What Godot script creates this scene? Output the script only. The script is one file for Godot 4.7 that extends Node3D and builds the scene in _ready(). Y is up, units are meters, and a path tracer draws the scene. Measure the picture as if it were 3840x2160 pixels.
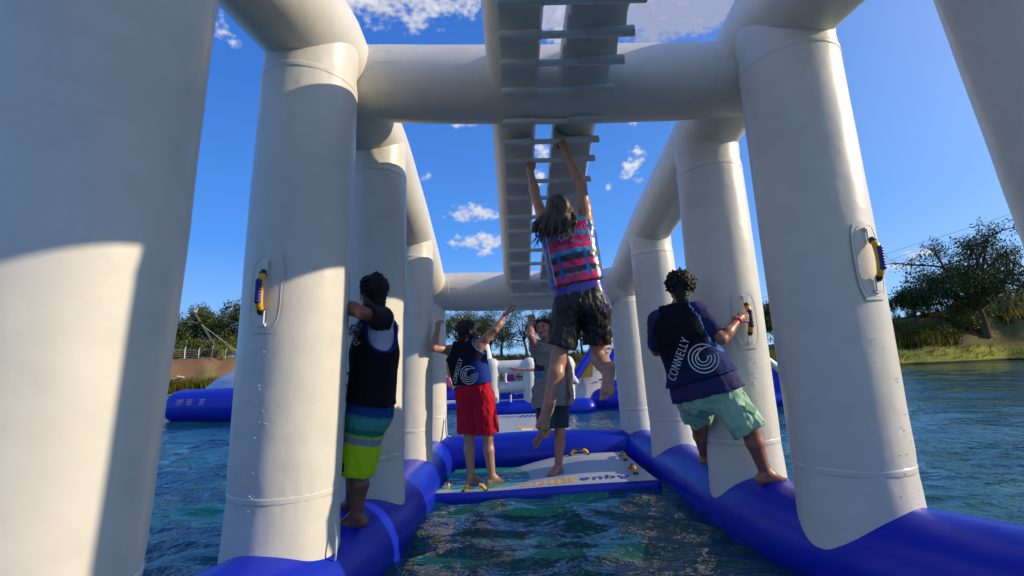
extends Node3D

# ------------------------------------------------------------------ state
var M := {}
var taken := {}
var shapes := {}

# ------------------------------------------------------------------ naming helpers
func numbered(called: String) -> String:
	if not taken.has(called):
		taken[called] = 0
		return called
	taken[called] += 1
	return "%s_%03d" % [called, taken[called]]

func thing(called: String, label: String, category: String, at := Vector3.ZERO, group := "") -> Node3D:
	var o := Node3D.new()
	o.name = numbered(called)
	add_child(o)
	o.position = at
	o.set_meta("label", label)
	o.set_meta("category", category)
	if group != "":
		o.set_meta("group", group)
	return o

func tag(o: Node, label: String, category: String, group := "") -> Node:
	o.set_meta("label", label)
	o.set_meta("category", category)
	if group != "":
		o.set_meta("group", group)
	return o

# meshes are built in world coordinates; the part is shifted back by the place of its thing
func place(called: String, mesh: Mesh, mat: Material, parent: Node3D = null) -> MeshInstance3D:
	var o := MeshInstance3D.new()
	o.mesh = mesh
	if mat != null:
		o.material_override = mat
	if parent == null:
		o.name = numbered(called)
		add_child(o)
	else:
		o.name = called
		parent.add_child(o, true)
		var back := Vector3.ZERO
		var q: Node = parent
		while q != self and q is Node3D:
			back += (q as Node3D).position
			q = q.get_parent()
		o.position = -back
	return o

# a part whose mesh has its own axes
func put(called: String, mesh: Mesh, mat: Material, parent: Node3D, xf: Transform3D) -> MeshInstance3D:
	var o := place(called, mesh, mat, parent)
	var back := o.position
	o.transform = Transform3D(xf.basis, xf.origin + back)
	return o

func structure(called: String, mesh: Mesh, mat: Material) -> MeshInstance3D:
	var o := place(called, mesh, mat)
	o.set_meta("kind", "structure")
	return o

# ------------------------------------------------------------------ mesh helpers
func arrays_mesh(v: PackedVector3Array, n: PackedVector3Array, idx: PackedInt32Array, uv := PackedVector2Array(), col := PackedColorArray()) -> ArrayMesh:
	var a := []
	a.resize(Mesh.ARRAY_MAX)
	a[Mesh.ARRAY_VERTEX] = v
	a[Mesh.ARRAY_NORMAL] = n
	if uv.size() == v.size():
		a[Mesh.ARRAY_TEX_UV] = uv
	if col.size() == v.size():
		a[Mesh.ARRAY_COLOR] = col
	a[Mesh.ARRAY_INDEX] = idx
	var m := ArrayMesh.new()
	m.add_surface_from_arrays(Mesh.PRIMITIVE_TRIANGLES, a)
	return m

# Buf collects tubes, sheets and boxes into one mesh
class Buf:
	var v := PackedVector3Array()
	var n := PackedVector3Array()
	var uv := PackedVector2Array()
	var c := PackedColorArray()
	var idx := PackedInt32Array()
	var tint := Color.WHITE

	func vert(p: Vector3, nn: Vector3, u := Vector2.ZERO) -> int:
		v.append(p); n.append(nn); uv.append(u); c.append(tint)
		return v.size() - 1

	# quad corners in counter-clockwise order seen from outside
	func quad(a: int, b: int, d: int, e: int) -> void:
		idx.append_array([a, d, b, a, e, d])

	func face(a: Vector3, b: Vector3, d: Vector3, e: Vector3) -> void:
		var nn := (b - a).cross(e - a).normalized()
		var i := vert(a, nn, Vector2(0, 0))
		vert(b, nn, Vector2(1, 0)); vert(d, nn, Vector2(1, 1)); vert(e, nn, Vector2(0, 1))
		quad(i, i + 1, i + 2, i + 3)

	func tri(a: Vector3, b: Vector3, d: Vector3) -> void:
		var nn := (b - a).cross(d - a).normalized()
		var i := vert(a, nn); vert(b, nn); vert(d, nn)
		idx.append_array([i, i + 2, i + 1])

	func box(xf: Transform3D, s: Vector3) -> void:
		var h := s * 0.5
		var p := []
		for k in 8:
			p.append(xf * Vector3(h.x if k & 1 else -h.x, h.y if k & 2 else -h.y, h.z if k & 4 else -h.z))
		face(p[4], p[5], p[7], p[6])
		face(p[1], p[0], p[2], p[3])
		face(p[5], p[1], p[3], p[7])
		face(p[0], p[4], p[6], p[2])
		face(p[6], p[7], p[3], p[2])
		face(p[0], p[1], p[5], p[4])

	# a tube along a path; caps: 0 open, 1 flat, 2 round
	func tube(path: PackedVector3Array, radii: PackedFloat32Array, segs := 16, caps := 1, squash := 1.0, rip: Variant = null) -> void:
		var cnt := path.size()
		var pts := PackedVector3Array()
		var rs := PackedFloat32Array()
		var tang := PackedVector3Array()
		if caps == 2:
			var t0 := (path[1] - path[0]).normalized()
			for k in 6:
				var a := (1.0 - k / 6.0) * PI * 0.5
				pts.append(path[0] - t0 * sin(a) * radii[0]); rs.append(maxf(cos(a) * radii[0], 0.0005)); tang.append(t0)
		for k in cnt:
			pts.append(path[k]); rs.append(radii[k])
			var a := path[maxi(k - 1, 0)]
			var b := path[mini(k + 1, cnt - 1)]
			tang.append((b - a).normalized())
		if caps == 2:
			var t1 := (path[cnt - 1] - path[cnt - 2]).normalized()
			for k in range(1, 7):
				var a := k / 6.0 * PI * 0.5
				pts.append(path[cnt - 1] + t1 * sin(a) * radii[cnt - 1]); rs.append(maxf(cos(a) * radii[cnt - 1], 0.0005)); tang.append(t1)
		var total := pts.size()
		var side := tang[0].cross(Vector3.UP)
		if side.length() < 0.1:
			side = tang[0].cross(Vector3.RIGHT)
		side = side.normalized()
		var base := v.size()
		var run := 0.0
		for k in total:
			var t := tang[k]
			side = (side - t * side.dot(t)).normalized()
			var up := side.cross(t)
			if k > 0:
				run += pts[k].distance_to(pts[k - 1])
			var lo := maxi(k - 1, 0)
			var hi := mini(k + 1, total - 1)
			var dl := pts[lo].distance_to(pts[hi])
			var slope := (rs[hi] - rs[lo]) / maxf(dl, 1e-5)
			for s in segs + 1:
				var a := TAU * s / segs
				var d := side * cos(a) + up * sin(a) * squash
				var dn := (side * cos(a) * squash + up * sin(a)).normalized()
				var rr := rs[k]
				if rip != null:
					rr *= rip.call(pts[k], a)
				vert(pts[k] + d * rr, (dn - t * slope).normalized(), Vector2(float(s) / segs, run))
		for k in total - 1:
			for s in segs:
				var i := base + k * (segs + 1) + s
				quad(i + 1, i, i + segs + 1, i + segs + 2)
		if rip != null:
			var w := segs + 1
			for k in range(1, total - 1):
				for s in w:
					var l := base + k * w + (s - 1 if s > 0 else segs - 1)
					var r := base + k * w + (s + 1 if s < segs else 1)
					var nn := (v[r] - v[l]).cross(v[base + (k + 1) * w + s] - v[base + (k - 1) * w + s]).normalized()
					var i := base + k * w + s
					n[i] = nn if nn.dot(n[i]) > 0.0 else -nn
		if caps == 1:
			for e in 2:
				var k := 0 if e == 0 else total - 1
				var t := -tang[0] if e == 0 else tang[total - 1]
				var ci := vert(pts[k], t)
				var first := v.size()
				for s in segs + 1:
					vert(v[base + k * (segs + 1) + s], t)
				for s in segs:
					if e == 0:
						idx.append_array([ci, first + s + 1, first + s])
					else:
						idx.append_array([ci, first + s, first + s + 1])

	# a grid of points pts[row][col]; normals from the grid
	func sheet(rows: Array, flip := false) -> void:
		var r := rows.size()
		var w: int = rows[0].size()
		var base := v.size()
		for i in r:
			for j in w:
				var du: Vector3 = rows[i][mini(j + 1, w - 1)] - rows[i][maxi(j - 1, 0)]
				var dv: Vector3 = rows[mini(i + 1, r - 1)][j] - rows[maxi(i - 1, 0)][j]
				var nn := du.cross(dv).normalized()
				if flip:
					nn = -nn
				vert(rows[i][j], nn, Vector2(float(j) / (w - 1), float(i) / (r - 1)))
		for i in r - 1:
			for j in w - 1:
				var a := base + i * w + j
				if flip:
					quad(a, a + w, a + w + 1, a + 1)
				else:
					quad(a, a + 1, a + w + 1, a + w)

	func mesh() -> ArrayMesh:
		var a := []
		a.resize(Mesh.ARRAY_MAX)
		a[Mesh.ARRAY_VERTEX] = v
		a[Mesh.ARRAY_NORMAL] = n
		a[Mesh.ARRAY_TEX_UV] = uv
		a[Mesh.ARRAY_COLOR] = c
		a[Mesh.ARRAY_INDEX] = idx
		var m := ArrayMesh.new()
		m.add_surface_from_arrays(Mesh.PRIMITIVE_TRIANGLES, a)
		return m

func curve_points(ctrl: Array, per := 8) -> PackedVector3Array:
	var out := PackedVector3Array()
	var cnt := ctrl.size()
	for i in cnt - 1:
		var p0: Vector3 = ctrl[maxi(i - 1, 0)]
		var p1: Vector3 = ctrl[i]
		var p2: Vector3 = ctrl[i + 1]
		var p3: Vector3 = ctrl[mini(i + 2, cnt - 1)]
		for k in per:
			out.append(p1.cubic_interpolate(p2, p0, p3, float(k) / per))
	out.append(ctrl[cnt - 1])
	return out

func lerp_list(vals: Array, count: int) -> PackedFloat32Array:
	var out := PackedFloat32Array()
	for i in count:
		var t := float(i) / maxi(count - 1, 1) * (vals.size() - 1)
		var k := mini(int(t), vals.size() - 2)
		out.append(lerpf(vals[k], vals[k + 1], t - k))
	return out

func simple_tube(ctrl: Array, radii: Array, segs := 16, caps := 1, per := 1, squash := 1.0) -> ArrayMesh:
	var b := Buf.new()
	var p := curve_points(ctrl, per)
	b.tube(p, lerp_list(radii, p.size()), segs, caps, squash)
	return b.mesh()

func lin(c: Color) -> Color:
	return c.linear_to_srgb()

func mat(r: float, g: float, bl: float, rough := 0.5, spec := 0.5, vertex := false) -> StandardMaterial3D:
	var m := StandardMaterial3D.new()
	m.albedo_color = Color(r, g, bl).linear_to_srgb()
	m.roughness = rough
	m.metallic_specular = spec
	if vertex:
		m.vertex_color_use_as_albedo = true
	return m

func noise_maker(seed_: int, freq: float, oct := 4) -> FastNoiseLite:
	var n := FastNoiseLite.new()
	n.seed = seed_
	n.frequency = freq
	n.noise_type = FastNoiseLite.TYPE_SIMPLEX_SMOOTH
	n.fractal_type = FastNoiseLite.FRACTAL_FBM
	n.fractal_octaves = oct
	return n

func normal_tex(seed_: int, freq: float, oct: int, size: int, strength: float) -> ImageTexture:
	var n := noise_maker(seed_, freq, oct)
	var im := n.get_seamless_image(size, size)
	im.convert(Image.FORMAT_RGBA8)
	im.bump_map_to_normal_map(strength)
	return ImageTexture.create_from_image(im)

func tone_tex(seed_: int, freq: float, oct: int, size: int, lo: Color, hi: Color) -> ImageTexture:
	var n := noise_maker(seed_, freq, oct)
	var src := n.get_seamless_image(size, size)
	src.convert(Image.FORMAT_L8)
	var im := Image.create(size, size, false, Image.FORMAT_RGBA8)
	for y in size:
		for x in size:
			var t := clampf((src.get_pixel(x, y).r - 0.25) * 2.0, 0, 1)
			im.set_pixel(x, y, lo.lerp(hi, t))
	return ImageTexture.create_from_image(im)

# ------------------------------------------------------------------ signed distance grid, meshed as surface nets
class Sdf:
	var o: Vector3
	var nx: int
	var ny: int
	var nz: int
	var h: float
	var f := PackedFloat32Array()
	var touched := PackedInt32Array()

	func _init(lo: Vector3, hi: Vector3, cell: float) -> void:
		o = lo; h = cell
		nx = int((hi.x - lo.x) / cell) + 2
		ny = int((hi.y - lo.y) / cell) + 2
		nz = int((hi.z - lo.z) / cell) + 2
		f.resize(nx * ny * nz)
		f.fill(1000.0)

	func cap(a: Vector3, b: Vector3, ra: float, rb: float, k := 0.02, fd := Vector3.ZERO, fs := 1.0, flat := false, sub := false) -> void:
		var band := k + 2.2 * h
		var rm := maxf(ra, rb) + band
		var lo := (a.min(b) - Vector3(rm, rm, rm) - o) / h
		var hi := (a.max(b) + Vector3(rm, rm, rm) - o) / h
		var x0 := maxi(int(lo.x), 0)
		var y0 := maxi(int(lo.y), 0)
		var z0 := maxi(int(lo.z), 0)
		var x1 := mini(int(hi.x) + 1, nx - 1)
		var y1 := mini(int(hi.y) + 1, ny - 1)
		var z1 := mini(int(hi.z) + 1, nz - 1)
		var ab := b - a
		var il := 1.0 / maxf(ab.length_squared(), 1e-9)
		var dirn := ab.normalized()
		var dr := rb - ra
		var sq := fs != 1.0
		var fs1 := fs - 1.0
		for z in range(z0, z1 + 1):
			for y in range(y0, y1 + 1):
				var i := (z * ny + y) * nx + x0
				var q0 := Vector3(o.x + x0 * h, o.y + y * h, o.z + z * h) - a
				for x in range(x0, x1 + 1):
					var q := q0
					q0.x += h
					var t := clampf(q.dot(ab) * il, 0.0, 1.0)
					var r := q - ab * t
					if sq:
						r += fd * (r.dot(fd) * fs1)
					var d := r.length() - (ra + dr * t)
					if d < band:
						if flat:
							d = maxf(d, (q - ab).dot(dirn))
						var e := f[i]
						if sub:
							if e < 900.0:
								f[i] = maxf(e, -d)
						elif e > 900.0:
							f[i] = d
							touched.append(i)
						else:
							var hh := clampf(0.5 + 0.5 * (e - d) / k, 0.0, 1.0)
							f[i] = lerpf(e, d, hh) - k * hh * (1.0 - hh)
					i += 1

	func ball(c: Vector3, r: float, k := 0.015, fd := Vector3.ZERO, fs := 1.0) -> void:
		cap(c, c + Vector3(0, 0.0001, 0), r, r, k, fd, fs)

	func carve(a: Vector3, b: Vector3, ra: float, rb: float) -> void:
		cap(a, b, ra, rb, 0.005, Vector3.ZERO, 1.0, false, true)

	# keeps the side where (p - at) . n < 0
	func cut(at: Vector3, n: Vector3) -> void:
		var nxy := nx * ny
		for i in touched:
			var z := i / nxy
			var r := i - z * nxy
			var y := r / nx
			var d := (Vector3(o.x + (r - y * nx) * h, o.y + y * h, o.z + z * h) - at).dot(n)
			if d > f[i]:
				f[i] = d

	func ruffle(amp: float, freq: float, seed_: int, stretch := Vector3.ONE) -> void:
		var n := FastNoiseLite.new()
		n.seed = seed_
		n.frequency = freq
		n.fractal_octaves = 2
		var nxy := nx * ny
		for i in touched:
			var e := f[i]
			if e < 3.0 * h and e > -3.0 * h:
				var z := i / nxy
				var r := i - z * nxy
				var y := r / nx
				f[i] = e + amp * n.get_noise_3d((o.x + (r - y * nx) * h) * stretch.x, (o.y + y * h) * stretch.y, (o.z + z * h) * stretch.z)

	func value(p: Vector3) -> float:
		var g := (p - o) / h
		var x := int(g.x)
		var y := int(g.y)
		var z := int(g.z)
		if x < 0 or y < 0 or z < 0 or x >= nx - 1 or y >= ny - 1 or z >= nz - 1:
			return 1000.0
		var i := (z * ny + y) * nx + x
		var s := ny * nx
		var u := g.x - x
		var w := g.y - y
		var a := lerpf(lerpf(f[i], f[i + 1], u), lerpf(f[i + nx], f[i + nx + 1], u), w)
		var b := lerpf(lerpf(f[i + s], f[i + s + 1], u), lerpf(f[i + s + nx], f[i + s + nx + 1], u), w)
		return lerpf(a, b, g.z - z)

	# first point on the surface met from p along d
	func hit(p: Vector3, d: Vector3, most := 1.0) -> Vector3:
		var t := 0.0
		while t < most:
			if value(p + d * t) < 0.0:
				break
			t += 0.004
		return p + d * t

	func add_to(b: Buf, col: Callable) -> void:
		var s := nx * ny
		var off := [0, 1, nx, nx + 1, s, s + 1, s + nx, s + nx + 1]
		var ed := [0, 1, 2, 3, 4, 5, 6, 7, 0, 2, 1, 3, 4, 6, 5, 7, 0, 4, 1, 5, 2, 6, 3, 7]
		var at := PackedInt32Array()
		at.resize(f.size())
		at.fill(-1)
		var cells := PackedInt32Array()
		var base := b.v.size()
		var c := PackedFloat32Array()
		c.resize(8)
		for i in touched:
			var z := i / s
			var r := i - z * s
			var y := r / nx
			var x := r - y * nx
			if x >= nx - 1 or y >= ny - 1 or z >= nz - 1:
				continue
			var m := 0
			for k in 8:
				var e := f[i + off[k]]
				c[k] = e
				if e < 0.0:
					m += 1
			if m == 0 or m == 8:
				continue
			var p := Vector3.ZERO
			var cnt := 0
			for k in 12:
				var k0: int = ed[k * 2]
				var k1: int = ed[k * 2 + 1]
				var a := c[k0]
				var d := c[k1]
				if (a < 0.0) != (d < 0.0):
					var t := a / (a - d)
					if k < 4:
						p += Vector3(t, k0 >> 1 & 1, k0 >> 2 & 1)
					elif k < 8:
						p += Vector3(k0 & 1, t, k0 >> 2 & 1)
					else:
						p += Vector3(k0 & 1, k0 >> 1 & 1, t)
					cnt += 1
			p /= cnt
			var g := Vector3(c[1] + c[3] + c[5] + c[7] - c[0] - c[2] - c[4] - c[6], c[2] + c[3] + c[6] + c[7] - c[0] - c[1] - c[4] - c[5], c[4] + c[5] + c[6] + c[7] - c[0] - c[1] - c[2] - c[3])
			g = g.limit_length(50.0).normalized()
			var w := o + Vector3(x + p.x, y + p.y, z + p.z) * h
			b.tint = col.call(w, g)
			at[i] = b.vert(w, g)
			cells.append(i)
		for i in cells:
			var inside := f[i] < 0.0
			for ax in 3:
				var st: int = 1 if ax == 0 else (nx if ax == 1 else s)
				if (f[i + st] < 0.0) == inside:
					continue
				var u: int = nx if ax == 0 else (s if ax == 1 else 1)
				var w: int = s if ax == 0 else (1 if ax == 1 else nx)
				if i - u - w < 0:
					continue
				var p0 := at[i]
				var p1 := at[i - u]
				var p2 := at[i - u - w]
				var p3 := at[i - w]
				if p0 < 0 or p1 < 0 or p2 < 0 or p3 < 0:
					continue
				if inside:
					b.idx.append_array([p0, p2, p1, p0, p3, p2])
				else:
					b.idx.append_array([p0, p1, p2, p0, p2, p3])
		b.tint = Color.WHITE

# ------------------------------------------------------------------ the scene
func _ready() -> void:
	# camera: a wide action camera a little above the water, tilted up and rolled
	var cam := Camera3D.new()
	cam.name = "camera"
	cam.fov = 62.24
	cam.near = 0.05
	cam.far = 4000.0
	cam.transform = Transform3D(Basis(Vector3.RIGHT, deg_to_rad(9.3)) * Basis(Vector3.BACK, deg_to_rad(-2.5)), Vector3(0, 1.3, 0))
	add_child(cam)
	var we := WorldEnvironment.new()
	we.name = "environment"
	var env := Environment.new()
	env.background_mode = Environment.BG_SKY
	env.tonemap_mode = Environment.TONE_MAPPER_LINEAR
	env.tonemap_exposure = 1.34
	env.sdfgi_enabled = true
	env.ssao_enabled = true
	env.ssil_enabled = true
	var sky := Sky.new()
	var pano := PanoramaSkyMaterial.new()
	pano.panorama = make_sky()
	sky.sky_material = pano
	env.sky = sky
	we.environment = env
	add_child(we)
	var sun := DirectionalLight3D.new()
	sun.name = "sun"
	sun.light_energy = 1.02
	sun.light_color = Color(1.0, 0.93, 0.80)
	sun.light_angular_distance = 0.5
	sun.shadow_enabled = true
	var el := deg_to_rad(23.4)
	var az := deg_to_rad(85.4)
	var to_sun := Vector3(sin(az) * cos(el), sin(el), cos(az) * cos(el))
	sun.basis = Basis.looking_at(-to_sun)
	add_child(sun)

	materials()
	lake()
	shore()
	obstacle_frame()
	floating_mat()
	far_floats()
	plants()
	people()
	small_things()

# ------------------------------------------------------------------ sky: air and clouds only
func make_sky() -> ImageTexture:
	var w := 4096
	var h := 2048
	var g := Image.create(256, 128, false, Image.FORMAT_RGBF)
	for y in 128:
		var up := 90.0 - (y + 0.5) / 128.0 * 180.0
		var e := clampf(up / 60.0, 0.0, 1.0)
		var t := 1.0 - pow(1.0 - e, 2.6)
		for x in 256:
			var a := (x + 0.5) / 256.0 * TAU
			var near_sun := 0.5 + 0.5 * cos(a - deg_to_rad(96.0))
			var low := Color(0.30, 0.54, 0.82)
			var mid := Color(0.070, 0.25, 0.70)
			var top := Color(0.024, 0.11, 0.44)
			var c: Color
			if t < 0.5:
				c = low.lerp(mid, t * 2.0)
			else:
				c = mid.lerp(top, t * 2.0 - 1.0)
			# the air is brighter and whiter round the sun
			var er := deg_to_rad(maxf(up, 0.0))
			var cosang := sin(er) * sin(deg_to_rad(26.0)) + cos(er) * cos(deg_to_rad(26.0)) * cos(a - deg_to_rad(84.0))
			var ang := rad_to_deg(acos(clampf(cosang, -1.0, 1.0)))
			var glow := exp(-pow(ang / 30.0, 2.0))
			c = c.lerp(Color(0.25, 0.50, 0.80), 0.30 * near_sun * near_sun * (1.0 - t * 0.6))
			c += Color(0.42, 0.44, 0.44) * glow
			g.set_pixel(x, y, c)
	g.resize(w, h, Image.INTERPOLATE_CUBIC)
	# clouds: azimuth from straight ahead to the right, elevation, half width, half height (degrees), cover, greyness
	var clouds := [
		[-14.0, 40.2, 8.0, 4.2, 0.92, 0.3], [-6.5, 41.2, 6.0, 3.4, 0.95, 0.25], [-11.0, 38.6, 4.0, 1.6, 0.55, 0.3], [-33.1, 34.4, 1.1, 1.7, 0.6, 0.1], [-31.8, 33.2, 0.8, 0.8, 0.6, 0.1], [-19.0, 39.0, 2.6, 2.6, 0.9, 0.2],
		[24.1, 38.4, 11.0, 6.4, 2.0, 0.70], [8.5, 38.8, 5.5, 3.4, 1.5, 0.5], [11.0, 36.4, 4.5, 1.8, 1.1, 0.4],
		[-4.5, 18.3, 4.0, 1.35, 1.0, 0.2], [-4.0, 15.0, 4.4, 1.35, 1.0, 0.2], [-3.3, 13.7, 1.5, 0.9, 0.8, 0.2],
		[16.2, 23.0, 1.3, 1.5, 0.85, 0.1], [15.0, 21.8, 1.3, 1.3, 0.8, 0.1], [16.0, 20.5, 1.1, 0.7, 0.75, 0.1],
		[4.3, 24.8, 1.4, 1.4, 0.7, 0.1], [3.8, 21.8, 1.2, 1.9, 0.7, 0.1], [-5.6, 28.4, 1.9, 0.7, 0.7, 0.1], [12.5, 20.3, 0.5, 0.6, 0.5, 0.1],
		[39.8, 7.6, 2.6, 0.6, 0.9, 0.05], [40.9, 8.5, 1.9, 0.5, 0.85, 0.05], [-10.0, 22.5, 1.0, 0.7, 0.6, 0.1], [15.9, 26.9, 0.8, 1.2, 0.45, 0.1], [3.0, 18.4, 1.3, 2.4, 0.75, 0.15]]
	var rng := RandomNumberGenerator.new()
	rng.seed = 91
	for k in 52:  # unseen clouds added outside the view, made large to whiten the skylight
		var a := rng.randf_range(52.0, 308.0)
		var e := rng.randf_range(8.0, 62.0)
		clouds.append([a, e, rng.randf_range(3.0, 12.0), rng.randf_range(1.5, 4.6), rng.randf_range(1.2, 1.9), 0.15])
	var fine := noise_maker(5, 0.105, 5)
	for cl in clouds:
		var ca: float = cl[0]
		var ce: float = cl[1]
		var hw: float = cl[2] / cos(deg_to_rad(ce))
		var hh: float = cl[3]
		var px0 := int(floor((ca - hw) / 360.0 * w))
		var px1 := int(floor((ca + hw) / 360.0 * w))
		var py0 := maxi(int((90.0 - ce - hh) / 180.0 * h), 0)
		var py1 := mini(int((90.0 - ce + hh) / 180.0 * h), h / 2 - 1)
		for py in range(py0, py1 + 1):
			var e := 90.0 - (py + 0.5) / h * 180.0
			var dy := (e - ce) / hh
			for pxx in range(px0, px1 + 1):
				var a := (pxx + 0.5) / w * 360.0
				var dx := (a - ca) / hw
				# flat-based: the lower half falls off faster
				var rr := dx * dx + (dy * dy if dy > 0.0 else dy * dy * 1.5)
				if rr > 1.0:
					continue
				var nn := 0.7 * fine.get_noise_2d(a * 3.4 * cos(deg_to_rad(ce)), e * 4.6) + 0.5 * fine.get_noise_2d(a * 11.0 * cos(deg_to_rad(ce)) + 300.0, e * 14.0)
				var d: float = (1.0 - rr) * 0.95 * cl[4] + nn * 0.95 - 0.20
				d = clampf(d * 1.15, 0.0, 1.0)
				d = d * d * (3.0 - 2.0 * d) * 0.92
				if d <= 0.0:
					continue
				var x := posmod(pxx, w)
				var lit := clampf(0.62 + dy * 0.35 + nn * 0.45, 0.0, 1.0)
				var bright := Color(0.70, 0.71, 0.74)
				var grey := Color(0.27, 0.30, 0.43)
				var cc := bright.lerp(grey, clampf(cl[5] + (1.0 - lit) * 0.75, 0.0, 1.0))
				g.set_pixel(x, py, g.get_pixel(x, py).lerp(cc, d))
	return ImageTexture.create_from_image(g)

# ------------------------------------------------------------------ materials
func materials() -> void:
	var cloth := normal_tex(3, 0.02, 5, 512, 1.2)
	M.white = mat(0.71, 0.70, 0.665, 0.36, 0.45)
	M.white.normal_enabled = true
	M.white.normal_texture = cloth
	M.white.normal_scale = 0.45
	M.white.albedo_color = Color.WHITE
	M.white.albedo_texture = tone_tex(8, 0.012, 5, 512, Color(0.705, 0.67, 0.585).linear_to_srgb(), Color(0.75, 0.715, 0.63).linear_to_srgb())
	M.white.uv1_triplanar = true
	M.white.uv1_world_triplanar = true
	M.white.uv1_scale = Vector3(0.9, 0.9, 0.9)
	M.blue = mat(0.006, 0.022, 0.46, 0.33, 0.45)
	M.blue.normal_enabled = true
	M.blue.normal_texture = cloth
	M.blue.normal_scale = 0.5
	M.blue.uv1_triplanar = true
	M.blue.uv1_world_triplanar = true
	M.blue.uv1_scale = Vector3(1.3, 1.3, 1.3)
	M.seam = mat(0.66, 0.655, 0.63, 0.4)
	M.web = mat(0.66, 0.65, 0.62, 0.55)
	M.flap = mat(0.66, 0.63, 0.57, 0.6)
	M.rung = mat(0.80, 0.79, 0.77, 0.4)
	M.yellow = mat(0.85, 0.42, 0.01, 0.35)
	M.grip = mat(0.02, 0.02, 0.22, 0.4)
	M.black = mat(0.015, 0.015, 0.017, 0.5)
	M.strap = mat(0.75, 0.75, 0.74, 0.45)
	M.grey = mat(0.40, 0.41, 0.41, 0.42, 0.5)
	M.grey.normal_enabled = true
	M.grey.normal_texture = cloth
	M.grey.normal_scale = 0.4
	M.grey.uv1_triplanar = true
	M.grey.uv1_world_triplanar = true
	M.grey.uv1_scale = Vector3(2.2, 2.2, 2.2)
	M.text_white = mat(0.8, 0.8, 0.8, 0.5)
	M.text_blue = mat(0.02, 0.03, 0.30, 0.5)
	M.text_yellow = mat(0.80, 0.45, 0.02, 0.5)
	M.skin = mat(1, 1, 1, 0.38, 0.5, true)
	M.skin.subsurf_scatter_enabled = false
	M.cloth = mat(1, 1, 1, 0.8, 0.3, true)
	M.wet = mat(1, 1, 1, 0.46, 0.45, true)
	M.wet.normal_enabled = true
	M.wet.normal_texture = normal_tex(17, 0.03, 4, 256, 3.0)
	M.wet.normal_scale = 0.10
	M.wet.uv1_triplanar = true
	M.wet.uv1_world_triplanar = true
	M.wet.uv1_scale = Vector3(4, 4, 4)
	M.vinyl = mat(1, 1, 1, 0.25, 0.5, true)
	M.hair = mat(1, 1, 1, 0.46, 0.4, true)
	M.paint = mat(1, 1, 1, 0.5, 0.4, true)
	M.metal = mat(0.35, 0.34, 0.33, 0.5)
	M.ground = mat(1, 1, 1, 0.95, 0.2, true)
	M.ground.normal_enabled = true
	M.ground.normal_texture = normal_tex(23, 0.05, 5, 512, 5.0)
	M.ground.uv1_triplanar = true
	M.ground.uv1_world_triplanar = true
	M.ground.uv1_scale = Vector3(0.35, 0.35, 0.35)
	M.leaf = mat(1, 1, 1, 0.6, 0.3, true)
	M.leaf.cull_mode = BaseMaterial3D.CULL_DISABLED
	M.leaf.backlight_enabled = true
	M.leaf.backlight = Color(0.25, 0.28, 0.1)
	M.bark = mat(0.10, 0.075, 0.055, 0.9, 0.2)
	M.drop = mat(0.75, 0.78, 0.8, 0.08, 0.6)

# ------------------------------------------------------------------ water
func wave_height(x: float, z: float, cell: float, n1: FastNoiseLite, n2: FastNoiseLite, n3: FastNoiseLite) -> float:
	var y := 0.0
	var a1 := clampf((3.2 / cell - 3.0) * 0.5, 0.0, 1.0)
	var a2 := clampf((1.0 / cell - 3.0) * 0.5, 0.0, 1.0)
	var a3 := clampf((0.42 / cell - 3.0) * 0.5, 0.0, 1.0)
	if a1 > 0.0:
		y += 0.072 * a1 * n1.get_noise_2d(x * 0.75, z * 1.35)
	if a2 > 0.0:
		y += 0.055 * a2 * (0.55 - absf(n2.get_noise_2d(x * 0.8, z * 1.35)) * 1.6)
	if a3 > 0.0:
		y += 0.013 * a3 * n3.get_noise_2d(x * 0.9, z * 1.3)
	# the mat and the tubes still the water close to them
	return y

func lake() -> void:
	var n1 := noise_maker(1, 0.33, 2)
	var n2 := noise_maker(2, 0.85, 2)
	var n3 := noise_maker(7, 2.3, 2)
	var b := Buf.new()
	var cnt := 420
	var kk := 11.0
	var sc := 170.0 / sinh(kk * 0.5)
	var line := PackedFloat32Array()
	for i in cnt + 1:
		var t := float(i) / cnt * 2.0 - 1.0
		line.append(sinh(t * kk * 0.5) * sc)
	var zc := -3.2
	for i in cnt + 1:
		for j in cnt + 1:
			var x := line[j]
			var z := line[i] + zc
			var cell := maxf(line[mini(j + 1, cnt)] - line[maxi(j - 1, 0)], line[mini(i + 1, cnt)] - line[maxi(i - 1, 0)]) * 0.5
			b.vert(Vector3(x, wave_height(x, z, cell, n1, n2, n3), z), Vector3.UP, Vector2(x, z))
	var w := cnt + 1
	for i in w:
		for j in w:
			var l := i * w + maxi(j - 1, 0)
			var r := i * w + mini(j + 1, cnt)
			var u := maxi(i - 1, 0) * w + j
			var d := mini(i + 1, cnt) * w + j
			b.n[i * w + j] = Vector3(-(b.v[r].y - b.v[l].y) / (b.v[r].x - b.v[l].x), 1.0, -(b.v[d].y - b.v[u].y) / (b.v[d].z - b.v[u].z)).normalized()
	for i in cnt:
		for j in cnt:
			var a := i * w + j
			b.quad(a, a + w, a + w + 1, a + 1)
	var m := mat(0.005, 0.072, 0.068, 0.05, 0.4)
	m.normal_enabled = true
	m.normal_texture = normal_tex(41, 0.016, 4, 1024, 6.0)
	m.normal_scale = 0.75
	m.uv1_scale = Vector3(0.30, 0.47, 1)
	structure("water", b.mesh(), m)

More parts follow.
